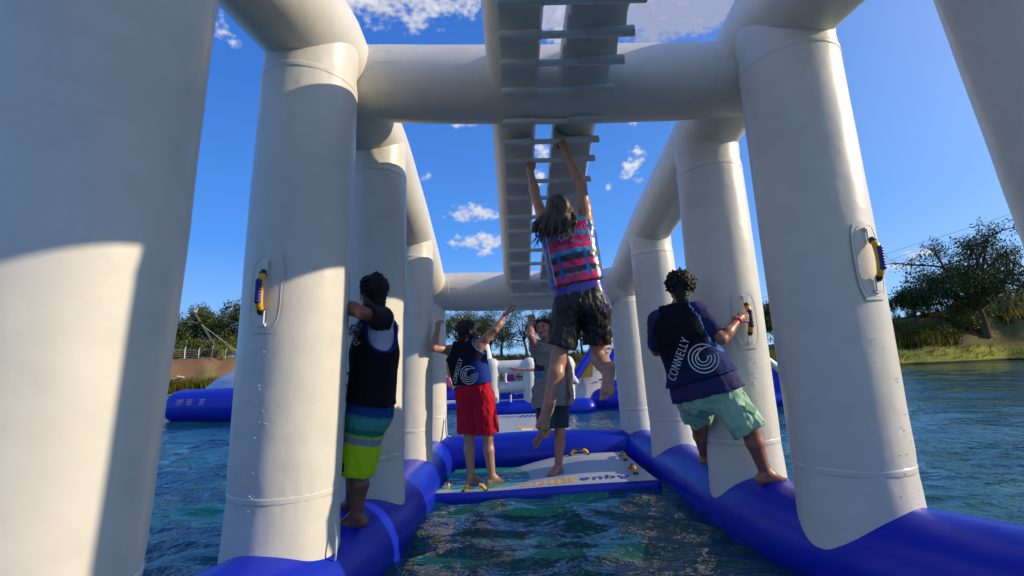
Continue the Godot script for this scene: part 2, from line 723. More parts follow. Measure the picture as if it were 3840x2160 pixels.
# ------------------------------------------------------------------ banks
func bank_at(az: float) -> Array:
	# azimuth (degrees, right of straight ahead) -> [radius of the water's edge, height of the bank top]
	var t := [[-180.0, 80.0, 2.0], [-80.0, 60.0, 2.6], [-45.0, 50.0, 3.3], [-36.0, 49.0, 3.5], [-28.0, 50.0, 3.7], [-12.0, 58.0, 2.7], [2.0, 58.0, 2.5], [15.0, 52.0, 2.4], [24.0, 44.0, 2.2], [29.0, 43.0, 2.3], [36.0, 49.0, 3.9], [41.0, 53.0, 5.0], [46.0, 58.0, 6.6], [56.0, 64.0, 6.4], [90.0, 75.0, 3.0], [180.0, 80.0, 2.0]]
	for i in t.size() - 1:
		if az <= t[i + 1][0]:
			var f: float = smoothstep(0.0, 1.0, (az - t[i][0]) / (t[i + 1][0] - t[i][0]))
			return [lerpf(t[i][1], t[i + 1][1], f), lerpf(t[i][2], t[i + 1][2], f)]
	return [80.0, 2.0]

var bank_noise: FastNoiseLite

func bank_point(az: float, s: float) -> Vector3:
	var e := bank_at(az)
	var r: float = e[0] + bank_noise.get_noise_1d(az * 3.0) * 1.2 + s
	var top: float = e[1]
	var y := 0.0
	if s < 0.0:
		y = s * 0.35
	elif s < 0.25:
		y = 0.22 * s / 0.25
	elif s < 3.6:
		y = 0.22 + (s - 0.25) * lerpf(0.13, 0.34, smoothstep(30.0, 38.0, az))
	else:
		var run := 2.4 + top * 1.35
		var u := clampf((s - 3.6) / run, 0.0, 1.0)
		var lawn := 0.22 + 3.35 * lerpf(0.13, 0.34, smoothstep(30.0, 38.0, az))
		y = lawn + (top - lawn) * smoothstep(0.0, 1.0, u)
		if s > 3.6 + run:
			y = top - clampf((s - 3.6 - run) / 60.0, 0.0, 1.0) * (top - 1.6)
	var a := deg_to_rad(az)
	var p := Vector3(sin(a) * r, y, -cos(a) * r)
	if s > 0.3 and s < 200.0:
		p.y += bank_noise.get_noise_2d(p.x * 3.0, p.z * 3.0) * 0.28 * clampf((s - 0.3) / 4.0, 0.08, 1.0)
	return p

func shore() -> void:
	bank_noise = noise_maker(12, 0.12, 3)
	var cn := noise_maker(33, 0.30, 4)
	var steps := [-6.0, -1.5, 0.0, 0.12, 0.25, 0.9, 1.8, 2.7, 3.6, 4.2, 5.0, 5.8, 6.6, 7.4, 8.2, 9.0, 10.0, 11.5, 13.5, 16.0, 20.0, 28.0, 45.0, 80.0, 160.0, 400.0, 1500.0]
	var b := Buf.new()
	var cols := 720
	var w: int = cols + 1
	for i in steps.size():
		for j in w:
			var az := -180.0 + 360.0 * j / cols
			var s: float = steps[i]
			var p := bank_point(az, s)
			var n := cn.get_noise_2d(p.x, p.z)
			var grass := Color(0.27, 0.275, 0.035).lerp(Color(0.33, 0.30, 0.07), clampf(n + 0.4, 0, 1))
			var soil := Color(0.20, 0.115, 0.06).lerp(Color(0.27, 0.18, 0.10), clampf(n * 1.4 + 0.5, 0, 1))
			var rough := Color(0.13, 0.115, 0.045).lerp(Color(0.20, 0.15, 0.07), clampf(n * 1.4 + 0.5, 0, 1))
			var c := grass
			if s < 0.15:
				c = Color(0.04, 0.035, 0.02)
			elif s > 3.4:
				c = soil if az < -8.0 else rough
				if n > 0.10 or s > 10.0:
					c = c.lerp(Color(0.17, 0.16, 0.05), 0.6)
			b.tint = c
			b.vert(p, Vector3.UP)
	for i in steps.size():
		for j in w:
			var pu := b.v[mini(i + 1, steps.size() - 1) * w + j] - b.v[maxi(i - 1, 0) * w + j]
			var pv := b.v[i * w + mini(j + 1, cols)] - b.v[i * w + maxi(j - 1, 0)]
			var nn := pv.cross(pu).normalized()
			b.n[i * w + j] = nn if nn.y > 0 else -nn
	for i in steps.size() - 1:
		for j in cols:
			var a := i * w + j
			b.quad(a, a + 1, a + w + 1, a + w)
	structure("ground", b.mesh(), M.ground)

# ------------------------------------------------------------------ the inflatable frame
func post_mesh(base: Vector3, top: Vector3, r0: float, r1: float) -> ArrayMesh:
	# boot flared over the base tube, a welded band above it, a slight belly along the column
	var b := Buf.new()
	var path := PackedVector3Array()
	var rad := PackedFloat32Array()
	var cnt := 64
	for i in cnt + 1:
		var t := float(i) / cnt
		t = t * t * 0.35 + t * 0.65
		var p := base.lerp(top, t)
		path.append(p)
		rad.append(post_radius(top.y, r0, r1, t, p.y))
	var pn := noise_maker(int(absf(base.x * 31.0 + base.z * 17.0)), 2.2, 2)
	b.tube(path, rad, 96, 1, 1.0, func(p: Vector3, a: float) -> float:
		# pulled fabric: puckers run out from both welds, shallow dents between
		var low := exp(-absf(p.y - 0.66) / 0.11) + 0.8 * exp(-absf(p.y - (top.y - r1 * 1.32)) / 0.10)
		var ph := 2.0 * pn.get_noise_2d(cos(a) * 2.0 + p.y, sin(a) * 2.0)
		var puck := sin(a * 17.0 + ph * 3.0) * (0.55 + 0.45 * sin(a * 3.0 + ph)) * 0.006 * low
		return 1.0 + puck + 0.014 * pn.get_noise_3d(cos(a) * 0.5, p.y * 0.6, sin(a) * 0.5))
	return b.mesh()

func post_radius(top_y: float, r0: float, r1: float, t: float, y: float) -> float:
	var r := lerpf(r0, r1, t)
	r *= 1.0 + 0.035 * sin(PI * t)
	if y < 0.62:
		r *= 1.0 + 0.07 * smoothstep(0.62, 0.1, y)
	r *= 1.0 - 0.014 * exp(-pow((y - 0.64) / 0.06, 2.0)) - 0.03 * exp(-pow((y - (top_y - r1 * 1.05)) / 0.05, 2.0))
	return r

func band_on_post(base: Vector3, top: Vector3, r0: float, r1: float, y: float, wide: float) -> ArrayMesh:
	var b := Buf.new()
	var path := PackedVector3Array()
	var rad := PackedFloat32Array()
	for k in 7:
		var yy := y + wide * (k / 6.0 - 0.5)
		var t := (yy - base.y) / (top.y - base.y)
		path.append(base.lerp(top, t))
		rad.append(post_radius(top.y, r0, r1, t, yy) + (0.0028 if k > 0 and k < 6 else -0.003))
	b.tube(path, rad, 96, 0)
	return b.mesh()

func ring_mesh(c: Vector3, axis: Vector3, r: float, wide: float) -> ArrayMesh:
	var b := Buf.new()
	var path := PackedVector3Array()
	var rad := PackedFloat32Array()
	for k in 5:
		path.append(c + axis * wide * (k / 4.0 - 0.5))
		rad.append(r + 0.004 * sin(PI * k / 4.0))
	b.tube(path, rad, 56, 0)
	return b.mesh()

# a strap handle on a post: outward direction d, axis up u
func handle_on(post: Node3D, c: Vector3, d: Vector3, u: Vector3, r: float) -> void:
	var side := u.cross(d).normalized()
	# doubler patch: a thin curved sheet that hugs the post, its welded rim standing proud
	var rows := []
	for i in 9:
		var row := []
		var t := i / 8.0 * 2.0 - 1.0
		for j in 7:
			var s := j / 6.0 * 2.0 - 1.0
			var wide: float = 0.105 * (1.0 - 0.30 * pow(absf(t), 4.0))
			var a: float = s * wide / r
			row.append(c - d * r + (d * cos(a) + side * sin(a)) * (r + 0.004) + u * t * 0.225)
		rows.append(row)
	var pb := Buf.new()
	pb.sheet(rows)
	place("patch", pb.mesh(), M.white, post)
	var rim := PackedVector3Array()
	for k in 41:
		var a := TAU * k / 40.0
		var s := signf(cos(a)) * pow(absf(cos(a)), 0.6)
		var t := signf(sin(a)) * pow(absf(sin(a)), 0.6)
		var ang := s * 0.088 / r
		rim.append(c - d * r + (d * cos(ang) + side * sin(ang)) * (r + 0.0048) + u * t * 0.205)
	var rb := Buf.new()
	rb.tube(rim, lerp_list([0.0013, 0.0013], 41), 6, 0)
	place("patch_rim", rb.mesh(), M.white, post)
	# strap ends
	for e in [-1.0, 1.0]:
		var bs := Basis(side, u, d)
		var sb := Buf.new()
		sb.box(Transform3D(bs, c + u * e * 0.140 + d * 0.018), Vector3(0.032, 0.075, 0.010))
		sb.box(Transform3D(bs, c + u * e * 0.180 + d * 0.013), Vector3(0.046, 0.016, 0.014))
		place("strap", sb.mesh(), M.strap, post)
	var path := [c + u * 0.100 + d * 0.030, c + u * 0.075 + d * 0.044, c + d * 0.050, c - u * 0.075 + d * 0.044, c - u * 0.100 + d * 0.030]
	var g := place("handle", simple_tube(path, [0.018, 0.0215, 0.0215, 0.0215, 0.018], 16, 2, 4, 0.8), M.yellow, post)
	var ins := Buf.new()
	for k in 8:
		var t := (k - 3.5) * 0.0155
		ins.tube(PackedVector3Array([c + u * (t - 0.0062) + d * 0.055, c + u * t + d * 0.059, c + u * (t + 0.0062) + d * 0.055]), PackedFloat32Array([0.017, 0.0195, 0.017]), 14, 1)
	place("grip", ins.mesh(), M.grip, g)
	for e in [-1.0, 1.0]:
		var eb := Buf.new()
		eb.tube(PackedVector3Array([c + u * e * 0.098 + d * 0.033, c + u * e * 0.122 + d * 0.022]), PackedFloat32Array([0.020, 0.014]), 14, 1)
		place("handle_end", eb.mesh(), M.black, g)

var posts_right := [Vector3(2.50, 0.0, -1.60), Vector3(1.94, 0.0, -2.93), Vector3(1.79, 0.0, -3.97), Vector3(1.75, 0.0, -5.55), Vector3(1.66, 0.0, -6.85)]
var posts_left := [Vector3(-1.68, 0.0, -1.66), Vector3(-1.385, 0.0, -2.92), Vector3(-1.21, 0.0, -3.97), Vector3(-1.23, 0.0, -5.55), Vector3(-1.22, 0.0, -6.85)]
var post_r := [0.33, 0.300, 0.27, 0.245, 0.22]
var tops_right := [Vector3(2.0, 3.52, -1.62), Vector3(1.905, 3.585, -2.93), Vector3(1.76, 3.24, -3.97), Vector3(1.67, 2.86, -5.55), Vector3(1.62, 2.42, -6.85)]
var tops_left := [Vector3(-1.455, 3.62, -1.66), Vector3(-1.27, 3.57, -2.92), Vector3(-1.15, 3.33, -3.97), Vector3(-1.16, 2.92, -5.55), Vector3(-1.19, 2.46, -6.85)]

func obstacle_frame() -> void:
	var f := thing("monkey_bar_inflatable", "large white inflatable monkey bar frame on blue floating tubes", "inflatable", Vector3(0.3, 0, -4))
	# base tubes
	for s in 2:
		var ps: Array = posts_right if s else posts_left
		var ctrl := [ps[0] + Vector3(0.20 if s else -0.12, 0.14 if s else 0.08, 2.9)]
		var inset: Array = [0.0, 0.0, 0.0, 0.0, 0.0] if s else [0.03, 0.09, 0.06, 0.06, 0.04]
		for q in 5:
			ctrl.append(ps[q] + Vector3(inset[q], [0.15, 0.135, 0.11, 0.10, 0.09][q] if s else 0.07, 0))
		var path := curve_points(ctrl, 14)
		var b := Buf.new()
		var pn := noise_maker(15 + s, 1.8, 3)
		b.tube(path, lerp_list([0.335, 0.335, 0.335, 0.31, 0.30, 0.29], path.size()), 96, 2, 1.0, func(p: Vector3, a: float) -> float:
			return 1.0 + 0.02 * pn.get_noise_3d(p.z, cos(a) * 0.5, sin(a) * 0.5))
		place("base_tube", b.mesh(), M.blue, f)
	var back := curve_points([Vector3(-1.22, 0.09, -6.85), Vector3(-0.3, 0.10, -6.83), Vector3(0.8, 0.11, -6.80), Vector3(1.66, 0.07, -6.85)], 10)
	var bb := Buf.new()
	bb.tube(back, lerp_list([0.29, 0.30, 0.29], back.size()), 56, 2)
	place("base_tube", bb.mesh(), M.blue, f)
	# posts
	var made := []
	for s in 2:
		for k in 5:
			var base: Vector3 = posts_right[k] if s else posts_left[k]
			var top: Vector3 = tops_right[k] if s else tops_left[k]
			var r: float = post_r[k]
			var foot: float = 0.11 if s == 1 and k < 2 else 0.05
			var p := place("post", post_mesh(base + Vector3(0, foot, 0), top, r, r * 0.97), M.white, f)
			made.append(p)
			var ax := (top - base).normalized()
			for y in [0.655, top.y - r * 1.32]:
				place("weld_band", band_on_post(base + Vector3(0, foot, 0), top, r, r * 0.97, y, 0.045), M.white, p)
	# handles face the open end
	var hs := [[1, 1.76, 6.0, -8.0], [6, 1.80, 0.0, 18.0], [7, 1.58, 0.0, 5.0], [8, 1.55, 0.0, 0.0], [2, 1.62, 0.0, 0.0]]
	for h in hs:
		var k: int = h[0] % 5
		var rgt: bool = h[0] >= 5
		var base: Vector3 = posts_right[k] if rgt else posts_left[k]
		var top: Vector3 = tops_right[k] if rgt else tops_left[k]
		var ax := (top - base).normalized()
		var a := deg_to_rad(h[3])
		var d := Vector3(sin(a), 0, cos(a))
		d = (d - ax * d.dot(ax)).normalized()
		var u := ax
		var t: float = h[1] / top.y
		var r: float = post_r[k] * (1.0 + 0.035 * sin(PI * t)) * 1.0
		handle_on(made[h[0]], base.lerp(top, t) + d * r, d, u, r)
	# top rails: bends at every post
	for s in 2:
		var ts: Array = tops_right if s else tops_left
		var bend: Vector3 = ts[1] + Vector3(-0.02 if s else 0.02, -0.03, -0.30)
		var ctrl := [ts[0] + Vector3(0.05 if s else -0.05, 0.0, 2.6), ts[0], ts[1], bend, ts[2], ts[3], ts[4]]
		var b := Buf.new()
		var path := PackedVector3Array()
		for i in ctrl.size() - 1:
			for q in 8:
				path.append((ctrl[i] as Vector3).lerp(ctrl[i + 1], q / 8.0))
		path.append(ctrl[ctrl.size() - 1])
		# soften the bends a little
		for pass_ in 2:
			var sm := path.duplicate()
			for i in range(1, path.size() - 1):
				sm[i] = path[i] * 0.5 + (path[i - 1] + path[i + 1]) * 0.25
			path = sm
		var pn := noise_maker(5 + s, 1.4, 2)
		b.tube(path, lerp_list([0.32, 0.32, 0.315, 0.29, 0.27, 0.25, 0.24], path.size()), 96, 2, 1.0, func(p: Vector3, a: float) -> float:
			return 1.0 + 0.02 * pn.get_noise_3d(p.z * 0.8, cos(a) * 0.6, sin(a) * 0.6))
		place("top_rail", b.mesh(), M.white, f)
	# cross beams; rearmost over the exit, one in front, one behind the camera
	var beams := [[Vector3(-1.24, 3.50, -3.36), Vector3(1.86, 3.40, -3.38), 0.275], [Vector3(-1.19, 2.42, -6.86), Vector3(1.62, 2.39, -6.84), 0.275], [Vector3(-1.45, 3.60, 0.9), Vector3(2.07, 3.58, 0.9), 0.31]]
	for bm in beams:
		var path := PackedVector3Array()
		var rad := PackedFloat32Array()
		for i in 25:
			var t := i / 24.0
			path.append((bm[0] as Vector3).lerp(bm[1], t) + Vector3(0, -0.035 * sin(PI * t), 0))
			rad.append(bm[2] * (1.0 + 0.03 * sin(PI * t) - 0.03 * exp(-pow((t - 0.1) / 0.02, 2.0)) - 0.03 * exp(-pow((t - 0.9) / 0.02, 2.0))))
		var b := Buf.new()
		var pn := noise_maker(int(absf(bm[0].z * 13.0)) + 3, 1.6, 2)
		b.tube(path, rad, 96, 2, 1.0, func(p: Vector3, a: float) -> float:
			var e: float = exp(-absf(p.x - bm[0].x - 0.34) / 0.12) + exp(-absf(p.x - bm[1].x + 0.32) / 0.12)
			return 1.0 + 0.005 * e * sin(a * 16.0 + 4.0 * pn.get_noise_2d(p.x * 2.0, a)) + 0.014 * pn.get_noise_3d(p.x * 0.7, cos(a) * 0.5, sin(a) * 0.5))
		var bo := place("cross_beam", b.mesh(), M.white, f)
		for t in [0.105, 0.895]:
			place("weld_band", ring_mesh(path[int(t * 24)].lerp(path[int(t * 24) + 1], fmod(t * 24, 1.0)), (bm[1] - bm[0]).normalized(), bm[2] * 0.99, 0.03), M.seam, bo)
	overhead_ladder(f)
	# short cord loop hanging at the boot of the left post
	place("cord_loop", simple_tube([Vector3(-1.050, 0.47, -2.85), Vector3(-1.030, 0.42, -2.82), Vector3(-1.025, 0.34, -2.80), Vector3(-1.04, 0.29, -2.83)], [0.006, 0.006], 8, 2, 6), M.seam, f)
	place("cord_loop", simple_tube([Vector3(-0.985, 0.62, -6.75), Vector3(-0.98, 0.50, -6.72), Vector3(-0.97, 0.42, -6.70), Vector3(-0.93, 0.40, -6.68)], [0.012, 0.012], 8, 2, 6), M.web, f)
	# water drops on the near columns
	var rng := RandomNumberGenerator.new()
	rng.seed = 8
	var dm := SphereMesh.new()
	dm.radius = 0.004
	dm.height = 0.008
	dm.radial_segments = 8
	dm.rings = 4
	for spec in [[1, 0.55, 1.45, -22.0, 26.0, 90], [7, 0.75, 1.4, 0.0, 16.0, 70], [6, 0.4, 1.4, 20.0, 30.0, 26]]:
		var mm := MultiMesh.new()
		mm.transform_format = MultiMesh.TRANSFORM_3D
		mm.mesh = dm
		mm.instance_count = spec[5]
		var k: int = spec[0] % 5
		var rgt: bool = spec[0] >= 5
		var base: Vector3 = posts_right[k] if rgt else posts_left[k]
		var top: Vector3 = tops_right[k] if rgt else tops_left[k]
		for i in spec[5]:
			var y := rng.randf_range(spec[1], spec[2])
			var a := deg_to_rad(spec[3] + rng.randfn(0, spec[4] * 0.4))
			var t := y / top.y
			var r: float = lerpf(post_r[k], post_r[k] * 0.97, t) * (1.0 + 0.035 * sin(PI * t)) + 0.001
			var sz := rng.randf_range(0.35, 0.85)
			mm.set_instance_transform(i, Transform3D(Basis().scaled(Vector3(sz, sz * rng.randf_range(0.9, 1.6), sz)), base.lerp(top, t) + Vector3(sin(a), 0, cos(a)) * r))
		var mi := MultiMeshInstance3D.new()
		mi.name = "water_drops"
		mi.multimesh = mm
		mi.material_override = M.drop
		mi.set_meta("kind", "stuff")
		f.add_child(mi, true)
		mi.position = -f.position

var rung_z := [0.35, 0.02, -0.30, -0.63, -0.96, -1.27, -1.58, -1.86, -2.13, -2.38, -2.63, -2.93, -3.33, -3.55, -3.77, -4.04, -4.29, -4.60, -4.86, -5.26, -5.58, -6.06, -6.46]

func ladder_center(z: float) -> float:
	if z > -3.35:
		return 3.38
	return 3.38 - (-3.35 - z) * 0.272

func overhead_ladder(f: Node3D) -> void:
	for x in [0.075, 0.575]:
		for part in 2:
			var path := PackedVector3Array()
			var z0 := 0.8 if part == 0 else -3.45
			var z1 := -3.30 if part == 0 else -6.80
			var rad := PackedFloat32Array()
			for i in 25:
				var z := lerpf(z0, z1, i / 24.0)
				path.append(Vector3(x, ladder_center(z), z))
				rad.append(0.182)
			var b := Buf.new()
			b.tube(path, rad, 48, 2)
			place("ladder_tube", b.mesh(), M.white, f)
	# webbing flaps under each tube, pinched round every rung and slack between
	for k in rung_z.size():
		var z: float = rung_z[k]
		var y := ladder_center(z) - 0.275
		var x0 := -0.01
		var x1 := 0.725
		var ru := place("rung", simple_tube([Vector3(x0 - 0.005, y, z), Vector3(x1 + 0.02, y, z - 0.02)], [0.020, 0.020], 14, 1), M.rung, f)
		# sleeves on both ends
		for e in 2:
			var a := x0 if e == 0 else 0.47
			var c := 0.225 if e == 0 else x1 + 0.01
			place("sleeve", simple_tube([Vector3(a, y, z), Vector3(c, y, z)], [0.027, 0.027], 14, 1), M.web, ru)
	for fl in [[0.105, 0.112, 0.075], [0.545, 0.150, 0.575]]:
		var x: float = fl[0]
		var hw: float = fl[1]
		var off: float = fl[0] - fl[2]
		for k in rung_z.size() - 1:
			var za: float = rung_z[k]
			var zb: float = rung_z[k + 1]
			if za < -2.9 and za > -3.4:
				continue
			var rows := []
			for i in 11:
				var t := i / 10.0
				var z := lerpf(za, zb, t)
				var pinch := pow(absf(2.0 * t - 1.0), 2.2)
				var row := []
				for j in 9:
					var s := j / 8.0 * 2.0 - 1.0
					var yt: float = ladder_center(z) - sqrt(maxf(0.185 * 0.185 - pow(s * hw + off, 2.0), 0.0004)) - 0.004
					var yr: float = ladder_center(z) - 0.262
					row.append(Vector3(x + s * hw, lerpf(yt - 0.004, yr, pinch) - 0.02 * (1.0 - pinch) * absf(s), z))
				rows.append(row)
			var b := Buf.new()
			b.sheet(rows)
			place("webbing_flap", b.mesh(), M.flap, f)

# ------------------------------------------------------------------ lettering
func lettering(text: String, height: float, bold := true, shear := 0.0, stretch := 1.0) -> ArrayMesh:
	var sf := SystemFont.new()
	sf.font_names = PackedStringArray(["Droid Sans"])
	sf.font_weight = 700 if bold else 400
	var tm := TextMesh.new()
	tm.text = text
	tm.font = sf
	tm.font_size = 32
	tm.pixel_size = 0.01
	tm.depth = 0.0
	tm.curve_step = 2.0
	tm.horizontal_alignment = HORIZONTAL_ALIGNMENT_LEFT
	var a := tm.get_mesh_arrays()
	var v: PackedVector3Array = a[Mesh.ARRAY_VERTEX]
	var lo := Vector3(1e9, 1e9, 0)
	var hi := Vector3(-1e9, -1e9, 0)
	for p in v:
		lo = lo.min(p)
		hi = hi.max(p)
	var k := height / maxf(hi.y - lo.y, 1e-6)
	var n := PackedVector3Array()
	for i in v.size():
		var p := (v[i] - lo) * k
		v[i] = Vector3(p.x * stretch + p.y * shear, p.y, 0)
		n.append(Vector3(0, 0, 1))
	var idx := PackedInt32Array()
	if a[Mesh.ARRAY_INDEX] != null and a[Mesh.ARRAY_INDEX].size() > 0:
		idx = a[Mesh.ARRAY_INDEX]
	else:
		for i in v.size():
			idx.append(i)
	return arrays_mesh(v, n, idx)

func mesh_width(m: Mesh) -> float:
	return m.get_aabb().end.x

# ------------------------------------------------------------------ the mat inside the frame
func mat_top(u: float, w: float) -> float:
	# u left to right, w front to back; the near left part sinks under the two people on it
	var front := lerpf(0.085, 0.13, u)
	var rear := lerpf(-0.02, 0.18, smoothstep(0.05, 0.75, u))
	var y := lerpf(front, rear, smoothstep(0.0, 1.0, w))
	y -= 0.085 * exp(-pow((u - 0.24) / 0.26, 2.0) - pow((w - 0.55) / 0.42, 2.0))
	y -= 0.03 * exp(-pow((u - 0.60) / 0.10, 2.0) - pow((w - 0.62) / 0.22, 2.0))
	return y

func mat_at(u: float, w: float, lift := 0.0) -> Vector3:
	var f := Vector3(lerpf(-0.93, 1.385, u), 0, lerpf(-5.0, -4.92, u))
	var r := Vector3(lerpf(-0.86, 1.30, u), 0, lerpf(-6.22, -6.26, u))
	var p := f.lerp(r, w)
	p.y = mat_top(u, w) + lift
	return p

func floating_mat() -> void:
	var t := thing("floating_mat", "grey topped blue edged floating mat with yellow handles inside the frame", "mat", Vector3(0.22, 0, -5.6))
	var nu := 40
	var nw := 24
	var rows := []
	for j in nw + 1:
		var row := []
		for i in nu + 1:
			row.append(mat_at(lerpf(0.012, 0.988, float(i) / nu), lerpf(0.02, 0.98, float(j) / nw), 0.006))
		rows.append(row)
	var b := Buf.new()
	b.sheet(rows)
	place("deck", b.mesh(), M.grey, t)
	# side: a rounded blue rim all round, down to the underside
	var sb := Buf.new()
	var loop := []
	for i in nu:
		loop.append([float(i) / nu, 0.0])
	for j in nw:
		loop.append([1.0, float(j) / nw])
	for i in nu:
		loop.append([1.0 - float(i) / nu, 1.0])
	for j in nw + 1:
		loop.append([0.0, 1.0 - float(j) / nw])
	var srows := []
	var mid := mat_at(0.5, 0.5)
	for k in 9:
		var row := []
		var a := k / 8.0 * PI
		for l in loop:
			var p := mat_at(l[0], l[1])
			var inward := Vector3(mid.x - p.x, 0, mid.z - p.z).normalized()
			row.append(p + inward * (0.03 - 0.03 * sin(a)) + Vector3(0, -0.075 + 0.078 * cos(a), 0))
		srows.append(row)
	sb.sheet(srows, true)
	place("rim", sb.mesh(), M.blue, t)
	var ub := Buf.new()
	var urows := []
	for j in 9:
		var row := []
		for i in 13:
			row.append(mat_at(lerpf(0.01, 0.99, i / 12.0), lerpf(0.02, 0.98, j / 8.0), -0.15))
		urows.append(row)
	ub.sheet(urows, true)
	place("underside", ub.mesh(), M.blue, t)
	# welded seam lines on the deck
	var wb := Buf.new()
	for w in [0.13, 0.87]:
		var path := PackedVector3Array()
		for i in 41:
			path.append(mat_at(lerpf(0.04, 0.97, i / 40.0), w, 0.006))
		wb.tube(path, lerp_list([0.004, 0.004], 41), 6, 0)
	place("seam", wb.mesh(), M.seam, t)
	# print, read from the far side
	var x := 0.905
	for word in [["Aqua", M.text_blue], ["glide", M.text_yellow]]:
		var lm := lettering(word[0], 0.17 if word[0] == "Aqua" else 0.205, true, 0.25, 1.22)
		var wd := mesh_width(lm)
		var a := lm.surface_get_arrays(0)
		var v: PackedVector3Array = a[Mesh.ARRAY_VERTEX]
		var n := PackedVector3Array()
		for i in v.size():
			var q := v[i]
			var yy := q.y - (0.0 if word[0] == "Aqua" else 0.0)
			v[i] = mat_at(x - q.x / 2.25, 0.235 - yy / 1.28, 0.010)
			n.append(Vector3.UP)
		place("print", arrays_mesh(v, n, a[Mesh.ARRAY_INDEX]), word[1], t)
		x -= (wd + 0.012) / 2.25
	# handles: [u, w, along u?]
	for hd in [[0.20, 0.055, 0], [0.055, 0.40, 1], [0.74, 0.93, 0], [0.955, 0.72, 1], [0.93, 0.30, 1]]:
		var c := mat_at(hd[0], hd[1], 0.008)
		var d := Vector3(1, 0, 0) if hd[2] == 0 else Vector3(0, 0, 1)
		d.y = (mat_at(hd[0] + 0.05, hd[1]).y - mat_at(hd[0] - 0.05, hd[1]).y) / 0.23 if hd[2] == 0 else 0.0
		d = d.normalized()
		var up := Vector3.UP
		var g := place("handle", simple_tube([c - d * 0.105 + up * 0.012, c - d * 0.085 + up * 0.040, c - d * 0.04 + up * 0.055, c + d * 0.04 + up * 0.055, c + d * 0.085 + up * 0.040, c + d * 0.105 + up * 0.012], [0.015, 0.020, 0.018, 0.018, 0.020, 0.015], 12, 2, 3), M.yellow, t)
		place("grip", simple_tube([c - d * 0.05 + up * 0.058, c + d * 0.05 + up * 0.058], [0.0185, 0.0185], 12, 1), M.grip, g)
		for e in [-1.0, 1.0]:
			var eb := Buf.new()
			eb.box(Transform3D(Basis(d, up, d.cross(up)), c + d * e * 0.115 + up * 0.006), Vector3(0.035, 0.012, 0.05))
			place("handle_end", eb.mesh(), M.black, g)
	# shallow water standing on the sunken part
	var rows2 := []
	var rn := noise_maker(61, 1.7, 2)
	for j in 31:
		var row := []
		for i in 41:
			var p := mat_at(lerpf(0.03, 0.72, i / 40.0), lerpf(0.10, 0.985, j / 30.0))
			row.append(Vector3(p.x, 0.062 + 0.006 * rn.get_noise_2d(p.x * 4.0, p.z * 6.0), p.z))
		rows2.append(row)
	var pb := Buf.new()
	pb.sheet(rows2)
	var pm := mat(0.06, 0.50, 0.30, 0.04, 0.4)
	pm.transparency = BaseMaterial3D.TRANSPARENCY_ALPHA
	pm.albedo_color.a = 0.46
	structure("puddle", pb.mesh(), pm)

# ------------------------------------------------------------------ floats further out
func deck_box(x0: float, x1: float, z0: float, z1: float, y0: float, y1: float, r: float) -> ArrayMesh:
	# an inflated slab with rounded edges
	var b := Buf.new()
	var rows := []
	for k in 9:
		var a := k / 8.0 * PI
		var e := r * (1.0 - sin(a))
		var y := lerpf(y1, y0, k / 8.0)
		var row := []
		for c in [[x0 + e, z0 - e], [x1 - e, z0 - e], [x1 - e, z1 + e], [x0 + e, z1 + e], [x0 + e, z0 - e]]:
			row.append(Vector3(c[0], y, c[1]))
		rows.append(row)
	for i in 8:
		for j in 4:
			b.face(rows[i + 1][j], rows[i + 1][j + 1], rows[i][j + 1], rows[i][j])
	b.face(rows[0][0], rows[0][1], rows[0][2], rows[0][3])
	return b.mesh()

